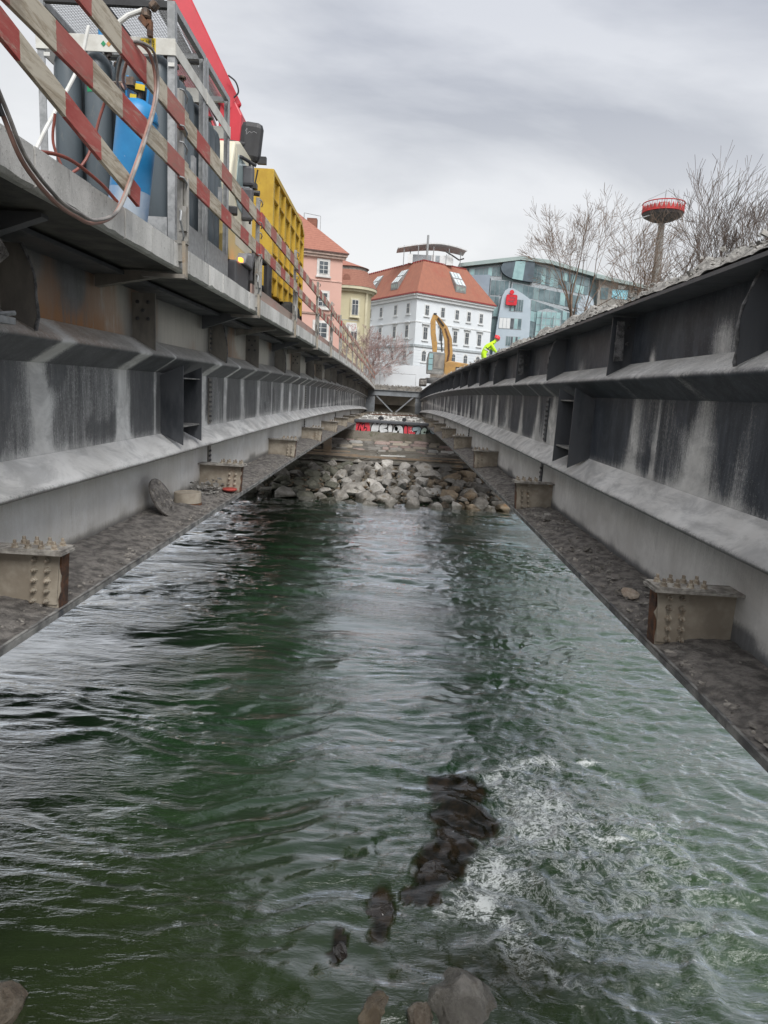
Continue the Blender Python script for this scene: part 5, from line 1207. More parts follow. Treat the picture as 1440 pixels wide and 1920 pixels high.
MB().lathe((-3.07, 9.85, -1.88), [(.215, 0), (.205, .06), (.203, .061)], 26).build('wet_skirt', M_RUST, pc)  # dark ring around the foot of the socket
mb = MB()
for i in range(90):
    t = random.random(); chunk(mb, -3.12 + random.gauss(0, .13), 11.0 + random.gauss(0, .22), -1.86 + abs(random.gauss(0, .10)), random.choice((.02, .035, .05, .08)), 8)
tag(mb.build('debris_heap', M_RUBBLE), 'small heap of concrete debris against the second stub on the left ledge', 'debris', kind='stuff')
o = MB().lathe((-2.78, 11.25, -1.83), [(.12, 0), (.13, .02), (.12, .035), (.02, .04)], 18).build('red_disc', mat('red_disc', (0.42, 0.06, 0.045), (0.30, 0.06, 0.05), 6, .6, .1), loc=(-2.78, 11.25, -1.83)); tag(o, 'flat red disc lying on the left ledge by the second stub', 'disc')
for i, (x, y, s_, m, l_) in enumerate([(2.38, 6.25, .16, M_ROCKT, 'rusty orange-brown lump beside the nearest right-hand stub'), (2.45, 10.2, .14, M_ROCKP, 'pale stone on the right ledge in front of the second stub'), (2.52, 10.45, .11, M_ROCKP, 'smaller pale stone behind the other one on the right ledge'), (2.5, 8.1, .09, M_ROCK, 'grey lump midway along the right ledge')]):
    o = put('stone', boulder_mesh(300 + i, m), None, (x, y, -1.80), (0, .2, i)); o.scale = (s_ * 1.4, s_ * 1.4, s_ * 1.2); tag(o, l_, 'stone')
mb = MB()
for i in range(260):
    y = random.choice((random.gauss(8.3, .9), random.gauss(6.6, .5), random.gauss(10.3, .4))); chunk(mb, random.uniform(2.3, 2.75), y, -1.84 + random.random() * .05, random.choice((.012, .02, .03, .045)), 7, .6)
tag(mb.build('stone_chips', M_ROCK), 'broken stone chips strewn on the right ledge', 'chips', kind='stuff')
# torn black rubber hanging at the far left below the slab
o = MB().tube([(-3.02, 4.75, .95), (-2.85, 4.7, .80), (-3.0, 4.65, .62), (-3.2, 4.7, .45)], [.16, .14, .10, .05], 9).build('torn_insulation', M_DIRT, loc=(-3, 4.7, .8)); tag(o, 'torn ragged insulation hanging under the slab at the far left', 'insulation')
o = MB().cbox((-2.95, 5.0, .36), (.10, .22, .05)).tube([(-3.0, 4.9, .38), (-2.9, 5.1, .42)], .02, 6).build('crumpled_foil', M_GALV, loc=(-2.95, 5, .36)); tag(o, 'crumpled silvery foil on the upper rib at the left edge', 'foil')

# ================================================================ BUILDINGS
M_WWALL = mat('plaster_white_blue', (0.70, 0.735, 0.765), (0.65, 0.69, 0.725), .25, 0.9, 0.05)
M_WTRIM = mat('plaster_trim', (0.68, 0.70, 0.71), (0.60, 0.62, 0.63), .5, 0.9, 0.05)
M_RTILE = mat('roof_tile_orange', (0.33, 0.135, 0.09), (0.28, 0.115, 0.078), 2.2, 0.85, 0.4, 0.05, bscale=14, c3=(0.30, 0.10, 0.07), c3scale=.4, stretch=(1, 1, .4))
def tile_mat(name, a, b_, n_):
    m, nt, b = new_mat(name); g = NG(nt); s = g.sep(g.tc.outputs['Object'])
    rows = g.math('FRACT', g.math('MULTIPLY', s[2], n_)); v = g.noise(g.mapping((1, 1, 2)), 3, 6, .7)
    c = g.mix(g.mapr(v, .3, .7), a, b_); c = g.mix(g.mapr(rows, 0.0, .25, .55, 0), c, tuple(x * .45 for x in a))
    g.lk(c, b.inputs['Base Color']); b.inputs['Roughness'].default_value = .85; g.lk(g.bump(rows, .5, .05), b.inputs['Normal']); return m
M_RPINK = tile_mat('roof_tile_red', (0.30, 0.125, 0.09), (0.37, 0.16, 0.115), 4.2)
M_RBRN = tile_mat('roof_tile_brown', (0.24, 0.105, 0.075), (0.30, 0.14, 0.10), 4.0)
M_EAVE = mat('eave_red', (0.30, 0.05, 0.045), None, 3, .6, 0)
M_PANE = mat('window_pane', (0.05, 0.06, 0.07), (0.10, 0.115, 0.13), .8, 0.12, 0)
M_FRAME = mat('window_frame_white', (0.66, 0.66, 0.64), None, 3, .6, 0)
M_FRAMEG = mat('window_frame_grey', (0.36, 0.40, 0.43), None, 3, .5, 0)
def facade(P, Q):
    P = Vector((P[0], P[1], 0)); Q = Vector((Q[0], Q[1], 0)); d = (Q - P).normalized(); n = Vector((d.y, -d.x, 0))
    if n.y > 0: n = -n
    def F(t, z, o=0.0): p = P + d * t + n * o; return Vector((p.x, p.y, z))
    return F, d, n
def fbox(mb, F, t0, t1, z0, z1, o0, o1):
    V = [F(t0, z0, o0), F(t1, z0, o0), F(t1, z0, o1), F(t0, z0, o1), F(t0, z1, o0), F(t1, z1, o0), F(t1, z1, o1), F(t0, z1, o1)]
    return mb.add(V, [(0, 3, 2, 1), (4, 5, 6, 7), (0, 1, 5, 4), (1, 2, 6, 5), (2, 3, 7, 6), (3, 0, 4, 7)])
def fpoly(mb, F, pts, o0, o1):
    n = len(pts); V = [F(t, z, o0) for t, z in pts] + [F(t, z, o1) for t, z in pts]
    return mb.add(V, [tuple(range(n)), tuple(range(2 * n - 1, n - 1, -1))] + [(i, i + n, (i + 1) % n + n, (i + 1) % n) for i in range(n)])
def window(F, root, t, z, wd, h, frame=M_FRAME, surround=None, arch=False, ped=False, nx=2, nz=(0.62,), trim=None):
    tm = trim or M_WTRIM
    mb = MB(); s_ = surround or .18
    def outline(e):
        if arch: return [(t - wd / 2 - e, z - h / 2 - e)] + [(t + wd / 2 + e, z - h / 2 - e)] + [(t + (wd / 2 + e) * math.cos(a), z + h / 2 - wd / 2 + (wd / 2 + e) * math.sin(a)) for a in np.linspace(0, PI, 9)]
        return [(t - wd / 2 - e, z - h / 2 - e), (t + wd / 2 + e, z - h / 2 - e), (t + wd / 2 + e, z + h / 2 + e), (t - wd / 2 - e, z + h / 2 + e)]
    fpoly(mb, F, outline(s_), .0, .06)
    wn = mb.build('window', tm, root)
    mb = MB(); fpoly(mb, F, outline(.0), .061, .10); mb.build('frame', frame, wn)
    # panes set between the bars
    cx = [t - wd / 2 + .05 + (wd - .05) * i / nx for i in range(nx + 1)]; zs = [z - h / 2 + .05] + [z - h / 2 + h * q for q in nz] + [z + h / 2]
    mb = MB()
    for i in range(nx):
        for j in range(len(zs) - 1):
            a, b = cx[i], cx[i + 1] - .05; c, d = zs[j], zs[j + 1] - .06
            if arch and j == len(zs) - 2:
                fpoly(mb, F, [(a, c), (b, c), (b, z + h / 2 - wd / 2 + (.30 * wd if i == 0 else .02)), (a, z + h / 2 - wd / 2 + (.30 * wd if i else .02))], .103, .112)
            else: fbox(mb, F, a, b, c, d, .103, .112)
    mb.build('panes', M_PANE, wn)
    mb = MB(); fbox(mb, F, t - wd / 2 - .3, t + wd / 2 + .3, z - h / 2 - .34, z - h / 2 - .2, .0, .2)
    if ped: fbox(mb, F, t - wd / 2 - .4, t + wd / 2 + .4, z + h / 2 + .42, z + h / 2 + .58, .0, .35); fbox(mb, F, t - wd / 2 - .2, t + wd / 2 + .2, z + h / 2 + .19, z + h / 2 + .419, .0, .1)
    mb.build('sill', tm, wn); return wn

# --- white corner building
wb = thing('corner_building', 'pale blue-white corner building with orange mansard roof and roof pavilion', 'building', (5, 128, 0.4))
C_, Rr, Ll = (2.58, 120.0), (17.3, 131.5), (-10.5, 142.0)
FR, dR, nR = facade(C_, Rr); FL, dL, nL = facade(C_, Ll)
far = Vector((Rr[0] + Ll[0] - C_[0], Rr[1] + Ll[1] - C_[1], 0))
pl = [C_, Rr, (far.x, far.y), Ll]
MB().prism(pl, 'z', 0.0, 16.25).build('wall', M_WWALL, wb)
for F, Ln, nm in ((FR, 18.68, 'r'), (FL, 25.6, 'l')):
    mb = MB(); fbox(mb, F, -.3 if nm == 'r' else 0, Ln, 16.25, 16.75, -.1, .35); fbox(mb, F, -.5 if nm == 'r' else 0, Ln + .2, 16.751, 17.05, -.1, .62); mb.build('cornice', M_WTRIM, wb)
    mb = MB(); fbox(mb, F, -.6 if nm == 'r' else .0, Ln + .3, 17.051, 17.28, -.1, .78); mb.build('eave', M_EAVE, wb)
    mb = MB(); fbox(mb, F, .0, Ln, 8.1, 8.5, .0, .22); mb.build('string_course', mat('course_grey', (0.42, 0.46, 0.48), None, 2, .9, 0) if nm == 'r' else bpy.data.materials['course_grey'], wb)
    mb = MB(); fbox(mb, F, .0, Ln, 12.3, 12.5, .0, .08); mb.build('string_course', M_WTRIM, wb)
    mb = MB(); fbox(mb, F, 0, Ln, 4.4, 4.8, .0, .15); mb.build('string_course', M_WTRIM, wb)
    for k in range(6):
        mb = MB(); fbox(mb, F, .0, Ln, 4.9 + k * .52, 5.36 + k * .52, .0, .045); mb.build('rustic_band', M_WWALL, wb)
for t in (2.37, 6.1, 9.6, 12.6, 15.8): window(FR, wb, t, 14.5, .86, 1.7)
for i, t in enumerate((2.3, 6.0, 9.5, 12.5, 15.75)): window(FR, wb, t, 10.55, .95, 2.1, ped=True); window(FR, wb, (2.28, 6.0, 9.42, 12.5, 15.75)[i], 6.7, .95, 2.0, arch=True)
for t in (2.7, 7.1, 12.5, 16.9, 21): window(FL, wb, t, 14.75, .95, 1.7); window(FL, wb, t, 10.8, 1.0, 2.1, ped=True)
for t in (2.9, 7.4, 12.4): window(FL, wb, t, 6.7, 1.0, 2.0, arch=True)
def inset(k, z):  # footprint pulled in along the facades
    c = Vector((*C_, 0)) + dR * k * .78 + dL * k * .78; r = Vector((*Rr, 0)) - dR * k * 1.25 + dL * k * .78; l = Vector((*Ll, 0)) - dL * k * .2 + dR * k * .78; f = far - dR * k * 1.25 - dL * k * .2
    return [Vector((p.x, p.y, z)) for p in (c, r, f, l)]
a = inset(-.5, 17.285); b = inset(4.0, 23.4)
MB().add(a + b, [(0, 1, 5, 4), (1, 2, 6, 5), (2, 3, 7, 6), (3, 0, 4, 7), (4, 5, 6, 7), (3, 2, 1, 0)]).build('roof', M_RTILE, wb)
mb = MB()
for u, v in ((0, 1), (0, 3)):
    n = 26
    for i in range(n): p = b[u].lerp(b[v], i / n); q = b[u].lerp(b[v], (i + .55) / n); mb.beam((p.x, p.y, 23.45), (q.x, q.y, 23.45), .25, .25)
mb.build('ridge_tiles', M_EAVE, wb)
# long slanted dormers
def dormer(F, t, n_, side):
    dn = MB()
    def S(t_, z, o): return F(t_, z, o)
    prof = []
    # roof surface inward offset at height z
    off = lambda z: .4 - (z - 17.28) / 6.1 * 3.5
    z0, z1 = 18.5, 21.6; zt0 = 19.8; lean = (-1.0) * (z1 - z0)*.55
    V = [S(t - 1.3, z0, off(z0) + .05), S(t + 1.3, z0, off(z0) + .05), S(t + 1.3, zt0 - .1, off(z0) + .05), S(t - 1.3, zt0 - .1, off(z0) + .05)]
    W = [S(t - 1.3, 22.3, off(22.3) + .02), S(t + 1.3, 22.3, off(22.3) + .02)]
    dn.add(V + W, [(0, 1, 2, 3), (3, 2, 5, 4), (0, 3, 4), (1, 5, 2)])
    d_ = dn.build('dormer', mat('zinc', (0.25, 0.24, 0.235), None, 2, .6, 0), wb)
    q = MB()
    for k in range(3): q.add([S(t - 1.15 + k * .8, z0 + .3, off(z0) + .08), S(t - .50 + k * .8, z0 + .3, off(z0) + .08), S(t - .50 + k * .8, zt0 - .3, off(z0) + .08), S(t - 1.15 + k * .8, zt0 - .3, off(z0) + .08)], [(0, 1, 2, 3)])
    q.build('dormer_pane', mat('dormer_glass', (0.30, 0.36, 0.33), (0.2, 0.25, 0.24), 2, .15, 0), d_)
    q = MB()
    for k in range(3):
        for (u0, u1) in ((.04, .46), (.54, .96)):
            def T(tt, u): 
                A = S(tt, zt0 - .1, off(z0) + .05); B = S(tt, 22.3, off(22.3) + .02); p = A.lerp(B, u); return p + Vector((nR.x if F is FR else nL.x, nR.y if F is FR else nL.y, .9)) * .06
            ta = t - 1.15 + k * .8; q.add([T(ta, u0), T(ta + .68, u0), T(ta + .68, u1), T(ta, u1)], [(0, 1, 2, 3)])
    q.build('skylight', mat('skylight_white', (0.72, 0.76, 0.77), (0.45, 0.52, 0.54), 1.2, .2, 0), d_)
dormer(FR, 10.4, nR, 1); dormer(FL, 8.6, nL, -1); dormer(FL, 18.0, nL, -1)
# roof pavilion with a lens-shaped canopy
pv = MB(); pc_ = Vector((5.0, 131.0, 0)); ang = math.atan2(dR.y, dR.x) * .35
NX, NY = 18, 10; V = []
for j in range(NY + 1):
    for i in range(NX + 1):
        u, v = -1 + 2 * i / NX, -1 + 2 * j / NY; x, y = u * 6.6, v * 3.0 * (1 - .25 * u * u)
        V.append((pc_.x + x * math.cos(ang) - y * math.sin(ang) * .4, pc_.y + x * math.sin(ang) + y, 26.3 + (1.25 * (1 - abs((u - .18) / 1.18) ** 1.9) if u > .18 else 1.25 * (1 - abs((u - .18) / 1.18) ** 1.5)) - .25 * v * v + .05 * u))
n0 = len(V); V += [(x, y, z - .22) for x, y, z in V]; Fc = []
for j in range(NY):
    for i in range(NX): q = j * (NX + 1) + i; Fc += [(q, q + 1, q + NX + 2, q + NX + 1), (n0 + q, n0 + q + NX + 1, n0 + q + NX + 2, n0 + q + 1)]
bd = [i for i in range(NX + 1)] + [j * (NX + 1) + NX for j in range(1, NY + 1)] + [NY * (NX + 1) + i for i in range(NX - 1, -1, -1)] + [j * (NX + 1) for j in range(NY - 1, 0, -1)]
for i in range(len(bd)): a_, b_ = bd[i], bd[(i + 1) % len(bd)]; Fc.append((a_, n0 + a_, n0 + b_, b_))
pv.add(V, Fc).build('canopy', mat('canopy_grey', (0.62, 0.63, 0.64), (0.55, 0.56, 0.57), 1, .5, 0), wb, smooth=True)
for x, y in ((-5.2, -2.2), (-2.6, -3.2), (.2, -3.6), (3.1, -3.2), (5.4, -1.8), (-4, 2), (3, 2)):
    MB().tube([(pc_.x + x, pc_.y + y + x * math.sin(ang), 22.9), (pc_.x + x, pc_.y + y + x * math.sin(ang), 26.4)], .09, 6).build('canopy_post', M_GALV, wb)
MB().tube([(4.0, 126.4, 23.2), (4.0, 126.4, 28.1)], .20, 8).build('flue', M_GALV, wb)
MB().box(1.5, 8.6, 129.0, 132.5, 23.4, 25.2).build('penthouse', M_FRAMEG, wb)
for x0, x1 in ((.6, 1.45), (6.4, 7.5), (7.6, 8.9), (4.9, 5.6)): MB().box(x0, x1, 127.6, 128.2, 23.4, 25.0).build('screen_panel', M_WTRIM, wb)
MB().tube([(7.4, 127.0, 25.6), (8.6, 127.0, 25.0), (9.9, 127.2, 24.3), (10.8, 127.2, 24.6)], .14, 6).build('vent_duct', M_BLACK, wb)

# --- pink house
ph = thing('pink_house', 'salmon-pink house with steep red tiled hip roof behind the yellow container', 'house', (-12, 72, 0.4))
PR, PL = (-6.22, 70.0), (-6.22 - .945 * 9, 70 - .325 * 9)
FP, dP, nP = facade(PR, PL); M_PINK = mat('plaster_pink', (0.60, 0.375, 0.315), (0.55, 0.34, 0.285), .4, .9, .05)
bk = Vector((-.325, .945, 0)) * 11 * -1; bk = Vector((-(-.325), -(-.945), 0)); bk = Vector((-.325 * -1, .945, 0)) if False else Vector((-.30, .95, 0)).normalized()
q3 = Vector((*PL, 0)) + bk * 11; q2 = Vector((*PR, 0)) + bk * 11
MB().prism([PR, PL, (q3.x, q3.y), (q2.x, q2.y)], 'z', .2, 13.0).build('wall', M_PINK, ph)
mb = MB(); fbox(mb, FP, -.3, 9, 12.75, 12.98, -.1, .25); fbox(mb, FP, -.40, 9, 13.0, 13.22, -.1, .42); mb.build('cornice', mat('cornice_buff', (0.55, 0.42, 0.36), None, 2, .9, 0), ph)
mb = MB(); fbox(mb, FP, -.52, 9, 13.225, 13.34, -.1, .55); mb.build('gutter', mat('gutter_brown', (0.12, 0.06, 0.05), None, 3, .6, 0), ph)
mb = MB(); fbox(mb, FP, 0, 9, 10.55, 10.66, .0, .07); mb.build('string_course', mat('course_pink', (0.68, 0.45, 0.38), None, 2, .9, 0), ph)
mb = MB(); fbox(mb, FP, 0, 9, 7.25, 7.42, .0, .10); mb.build('string_course', mat('course_brown', (0.34, 0.24, 0.2), None, 2, .9, 0), ph)
e0 = FP(-.5, 13.345, .5); e1 = FP(9.4, 13.345, .5); e2 = q3 + Vector((0, 0, 13.345)); e3 = q2 + Vector((.2, 0, 13.345)); r0 = FP(6.6, 19.5, -5.0); r1 = FP(7.4, 19.5, -5.0)
MB().add([e0, e1, e2, e3, r0, r1], [(0, 1, 5, 4), (1, 2, 5), (2, 3, 4, 5), (3, 0, 4), (3, 2, 1, 0)]).build('roof', M_RPINK, ph)
ch = FP(2.6, 0, -3.2); MB().box(ch.x - .5, ch.x + .5, ch.y - .4, ch.y + .4, 15.2, 17.0).build('chimney', M_RBRN, ph)
mb = MB(); rl = [FP(3.6, 16.2, -2.5), FP(1.9, 15.9, -2.5)]
mb.tube([rl[0] + Vector((0, 0, -1)), rl[0] + Vector((0, 0, 1.1)), rl[1] + Vector((0, 0, 1.3)), rl[1] + Vector((0, 0, -1.0))], .04, 4); mb.build('roof_railing', M_GALV, ph)
for (t, z, w_, h_) in ((1.95, 11.82, .95, 1.25), (1.90, 8.75, .95, 1.35), (2.0, 5.75, 1.3, 1.5), (6.5, 11.82, .95, 1.25), (6.5, 8.75, .95, 1.35)):
    window(FP, ph, t, z, w_, h_, surround=.20, nz=(.36, .68), trim=mat('trim_white', (0.66, 0.64, 0.62), None, 2, .9, 0) if t == 1.95 and z > 11 else bpy.data.materials['trim_white'])
# --- cream house with a rounded corner
cr_ = thing('cream_house', 'pale yellow house with rounded corner and brown mansard roof', 'house', (-8, 90, .4))
M_CRM = mat('plaster_cream', (0.53, 0.49, 0.33), (0.48, 0.44, 0.30), .4, .9, .05); M_CRT = mat('cream_trim', (0.60, 0.57, 0.42), None, 1, .9, 0)
cc = (-7.1, 91.0); R_ = 3.0
def foot(r, n=14): return [(cc[0] + r * math.sin(a), cc[1] - r * math.cos(a)) for a in np.linspace(-.15, PI * .62, n)] + [(cc[0] + r * .4, cc[1] + 9), (cc[0] - 9, cc[1] + 9), (cc[0] - 9, cc[1] - r * .99)]
MB().prism(foot(R_), 'z', .2, 12.3).build('wall', M_CRM, cr_, smooth=True)
MB().prism(foot(R_ + .35), 'z', 12.31, 12.6).build('cornice', M_CRT, cr_, smooth=True); MB().prism(foot(R_ + .7), 'z', 12.61, 12.95).build('cornice', M_CRT, cr_, smooth=True)
fa, fb, fc = foot(R_ + .75), foot(R_ - .55), foot(R_ - 1.0)
n = len(fa); V = [(x, y, 12.96) for x, y in fa] + [(x * 1, y, 15.1) for x, y in fb]; MB().add(V, [(i, (i + 1) % n, n + (i + 1) % n, n + i) for i in range(n)] + [tuple(range(n, 2 * n))]).build('roof', M_RBRN, cr_)
MB().prism(foot(R_ - .7), 'z', 15.11, 15.5).build('roof_band', M_STIFF, cr_)
top = (-9.6, 94.5, 17.6); V = [(x, y, 15.52) for x, y in foot(R_ - .45)] + [top]; MB().add(V, [(i, (i + 1) % n, n) for i in range(n)] + [tuple(range(n))[::-1]]).build('upper_roof', M_RPINK, cr_)
MB().lathe((-7.2, 87.95, 13.9), [(.45, -.05), (.45, .3), (.01, .32)], 14, Matrix.Rotation(PI / 2, 3, 'X')).build('round_dormer', M_RBRN, cr_)
FC, dC, nC = facade((-7.1 + 2.2, 88.42), (-7.1 - .1, 87.72))
for (t, z, h_) in ((1.15, 10.35, 1.9), (1.15, 7.0, 1.6)): window(FC, cr_, t, z, .85, h_, surround=.22, nz=(.7,), trim=M_CRT)
for x in (-8.0, -4.75):
    MB().box(x, x + .3, 88.05 if x < -6 else 89.0, 88.3 if x < -6 else 89.3, 2, 12.3).build('pilaster', M_CRT, cr_)
# --- glass bank building
bb = thing('bank_building', 'large grey-blue glass office building with curved roof and red savings-bank sign', 'building', (30, 140, .4))
M_BGREY = mat('bank_panel', (0.25, 0.31, 0.37), (0.22, 0.27, 0.33), .6, .6, 0); M_BTEAL = mat('bank_teal', (0.19, 0.27, 0.28), (0.14, 0.20, 0.22), .5, .35, 0)
M_BGLASS = mat('bank_glass', (0.075, 0.12, 0.135), (0.17, 0.23, 0.25), .35, .1, 0, detail=3); M_BLT = mat('bank_light_glass', (0.30, 0.46, 0.47), (0.22, 0.35, 0.37), .6, .15, 0)
M_BDARK = mat('bank_dark', (0.085, 0.115, 0.14), None, .6, .4, 0); M_BROOF = mat('bank_roof', (0.30, 0.37, 0.36), (0.26, 0.33, 0.33), .5, .5, 0); M_CYAN = mat('bank_cyan', (0.20, 0.50, 0.62), (0.35, 0.62, 0.70), 2, .3, 0)
Yb = 135.0
def bp(name, pts, y0, y1, m, smooth=False): return MB().prism(pts, 'y', y0, y1).build(name, m, bb)
bp('wall', [(11, .3), (60, .3), (60, 18.2), (52.3, 20.6), (44.8, 22.2), (34.3, 24.4), (27.9, 25.8), (22.2, 26.2), (18.7, 25.6), (11.2, 24.3)], Yb, Yb + 18, M_BTEAL)
bp('roof', [(10.5, 24.35), (18.7, 25.65), (22.2, 26.25), (27.9, 25.85), (34.3, 24.45), (44.8, 22.25), (60, 18.3), (60, 19.0), (44.8, 22.9), (34.3, 25.1), (27.9, 26.5), (22.2, 26.9), (18.7, 26.35), (10.5, 25.0)], Yb - 1.2, Yb + 18, M_BROOF)
bp('dark_nose', [(18.7, 25.6)] + [(21.6 + 3.0 * math.cos(a), 24.7 + 1.75 * math.sin(a) - .25 * (math.cos(a) + 1)) for a in np.linspace(PI * .82, PI * 1.45, 8)] + [(23.6, 22.4), (25, 22.3), (25, 26.1), (22.2, 26.15)], Yb - 1.0, Yb - .02, M_BDARK)
bp('bright_glass', [(20.9, 22.75), (22.95, 22.5), (23.2, 26.0), (21.3, 26.0)], Yb - 1.06, Yb - 1.01, M_BLT)
bp('blue_side_wall', [(12.6, 12), (16.7, 12), (16.7, 23.3), (12.6, 23.0)], Yb - .7, Yb - .03, M_BGREY)
def glazing(x0, x1, z0f, z1f, y, nx, nz, m=M_BGLASS, mw_=.09):
    """curtain wall: single panes as parts, proud mullions"""
    for i in range(nx):
        a, b = x0 + (x1 - x0) * i / nx, x0 + (x1 - x0) * (i + 1) / nx
        for j in range(nz):
            q = [(a + mw_ / 2, z0f(a) + (z1f(a) - z0f(a)) * j / nz + mw_ / 2), (b - mw_ / 2, z0f(b) + (z1f(b) - z0f(b)) * j / nz + mw_ / 2), (b - mw_ / 2, z0f(b) + (z1f(b) - z0f(b)) * (j + 1) / nz - mw_ / 2), (a + mw_ / 2, z0f(a) + (z1f(a) - z0f(a)) * (j + 1) / nz - mw_ / 2)]
            bp('pane', q, y - .06, y, random.choice((m, m, M_BGLASS, M_BTEAL, M_BLT)) if m is M_BGLASS else m)
K = lambda v: (lambda x: v)
ln = lambda xa, za, xb, zb_: (lambda x: za + (zb_ - za) * (x - xa) / (xb - xa))
bp('mullion_field', [(12.6, 22.9), (19, 22.6), (19, 25.3), (12.6, 24.3)], Yb - .30, Yb - .03, M_FRAMEG); glazing(12.8, 18.8, K(23.1), ln(12.8, 24.2, 18.8, 25.1), Yb - .32, 7, 1)
bp('mullion_field', [(16.9, 15.5), (20.0, 15.5), (20.8, 22.4), (16.9, 22.7)], Yb - .34, Yb - .03, M_FRAMEG); glazing(17.0, 20.5, K(19.6), K(22.4), Yb - .36, 4, 1); glazing(17.0, 18.8, K(15.6), K(19.4), Yb - .36, 2, 2)
bp('mullion_field', [(24.6, 21.6), (36, 19.6), (36, 23.7), (27.9, 25.6), (24.6, 26.0)], Yb - .34, Yb - .03, M_FRAMEG); glazing(24.9, 35.9, ln(24.9, 22.4, 35.9, 20.5), ln(24.9, 25.8, 35.9, 23.6), Yb - .36, 13, 2)
bp('mullion_field', [(21.0, 19.6), (36, 17.0), (36, 20.3), (21.0, 22.3)], Yb - .38, Yb - .345, M_FRAMEG); glazing(21.2, 35.8, ln(21, 19.9, 36, 17.6), ln(21, 22.1, 36, 20.1), Yb - .40, 14, 1)
bp('mullion_field', [(24.9, 4), (33.4, 4), (33.4, 17.0), (24.9, 19.9)], Yb - .42, Yb - .03, M_FRAMEG); glazing(25.1, 33.2, K(5.0), ln(25, 19.2, 33.4, 16.9), Yb - .45, 9, 7)
bp('bright_bay', [(26.2, 9.0)] + [(30.9, 9.0)] + [(31.3, 12), (31.0, 16.4), (30, 17.2), (28.2, 17.6), (26.4, 17.0)], Yb - .9, Yb - .52, M_FRAMEG)
for i in range(5):
    for j in range(6): bp('bay_pane', [(26.35 + i * .93, 9.3 + j * 1.3), (27.18 + i * .93, 9.3 + j * 1.3), (27.18 + i * .93, 10.45 + j * 1.3), (26.35 + i * .93, 10.45 + j * 1.3)], Yb - .95, Yb - .905, M_BLT)
for k in range(4): bp('sun_louvre', [(24.9 + k * 2.3, 5 + k), (25.0 + k * 2.3, 5 + k), (25.0 + k * 2.3, 17.5 - k * .6), (24.9 + k * 2.3, 17.5 - k * .6)], Yb - 1.6, Yb - 1.2, M_FRAMEG)
pan = bp('sign_panel', [(17.6, .5), (25.3, .5), (24.9, 15.2), (24.6, 18.9), (22.9, 19.95), (21.2, 20.75), (20.3, 20.8), (19.6, 20.3), (19.1, 19.1), (18.6, 14)], Yb - 2.2, Yb - .46, mat('bank_light_panel', (0.40, 0.47, 0.53), (0.36, 0.43, 0.49), .5, .6, 0))
def wband(x0, x1, z0, z1, light):
    o = MB().prism([(x0, z0), (x1, z0), (x1, z1), (x0, z1)], 'y', Yb - 2.25, Yb - 2.205).build('window_band', M_FRAMEG, bb)
    n = 6
    for i in range(n):
        a = x0 + .08 + (x1 - x0 - .08) * i / n; MB().box(a, a + (x1 - x0) / n - .10, Yb - 2.28, Yb - 2.255, z0 + .1, z1 - .1).build('pane', M_WTRIM if i < light else random.choice((M_BGLASS, M_PANE, M_BLT)), o)
wband(20.6, 23.3, 16.5, 18.8, 0); wband(18.9, 23.3, 13.2, 15.3, 3); wband(20.5, 23.3, 10.0, 11.9, 0); wband(19, 23.3, 6.0, 8.0, 1)
sg = MB().prism([(20.85 + .42 * math.cos(a), 20.0 + .42 * math.sin(a)) for a in np.linspace(0, 6.0, 14)], 'y', Yb - 2.75, Yb - 2.5)
M_SRED = mat('sign_red', (0.62, 0.015, 0.03), None, 2, .5, 0)
def rrect(x0, x1, z0, z1, r): return [(x + r * math.cos(a), z + r * math.sin(a)) for x, z, a0 in ((x1 - r, z1 - r, 0), (x0 + r, z1 - r, PI / 2), (x0 + r, z0 + r, PI), (x1 - r, z0 + r, 1.5 * PI)) for a in np.linspace(a0, a0 + PI / 2, 4)]
sg.prism(rrect(19.85, 21.95, 17.6, 19.55, .3), 'y', Yb - 2.75, Yb - 2.5); sgo = sg.build('savings_bank_sign', M_SRED, bb)
MB().box(20.45, 21.55, Yb - 2.78, Yb - 2.76, 18.88, 18.99).box(20.25, 21.35, Yb - 2.78, Yb - 2.76, 18.18, 18.29).box(20.20, 21.6, Yb - 2.78, Yb - 2.76, 18.50, 18.56).build('sign_lines', M_BDARK, sgo)
bp('second_panel', [(33.6, 10), (37.5, 10), (37.3, 17), (36.6, 19.6), (35.6, 20.4), (34.6, 20.0), (33.8, 18.6)], Yb - 2.0, Yb - .46, bpy.data.materials['bank_light_panel'])
bp('wing', [(37.5, .5), (58, .5), (58, 18.4), (46, 22.0), (37.5, 23.4)], Yb - 1.6, Yb - .46, mat('wing_stone', (0.28, 0.27, 0.25), None, .8, .8, .1)); bp('wing_roof', [(36.6, 23.5), (46, 22.1), (60, 18.2), (60, 18.8), (46, 22.7), (36.6, 24.1)], Yb - 2.6, Yb - .4, M_BROOF)
for (x0, x1, z0, z1, m) in ((40.2, 43.2, 20.0, 21.7, M_CYAN), (38.0, 39.4, 19.8, 21.9, M_BGLASS), (38, 39.4, 16, 18.5, M_BGLASS), (44, 46, 18.6, 20.6, M_BGLASS), (41.2, 42.6, 21.9, 22.5, M_FRAME), (40.2, 43.2, 16.5, 18.6, M_BLT), (47, 50, 17.5, 19.3, M_BGLASS)):
    MB().box(x0, x1, Yb - 1.66, Yb - 1.61, z0, z1).build('pane', m, bb)

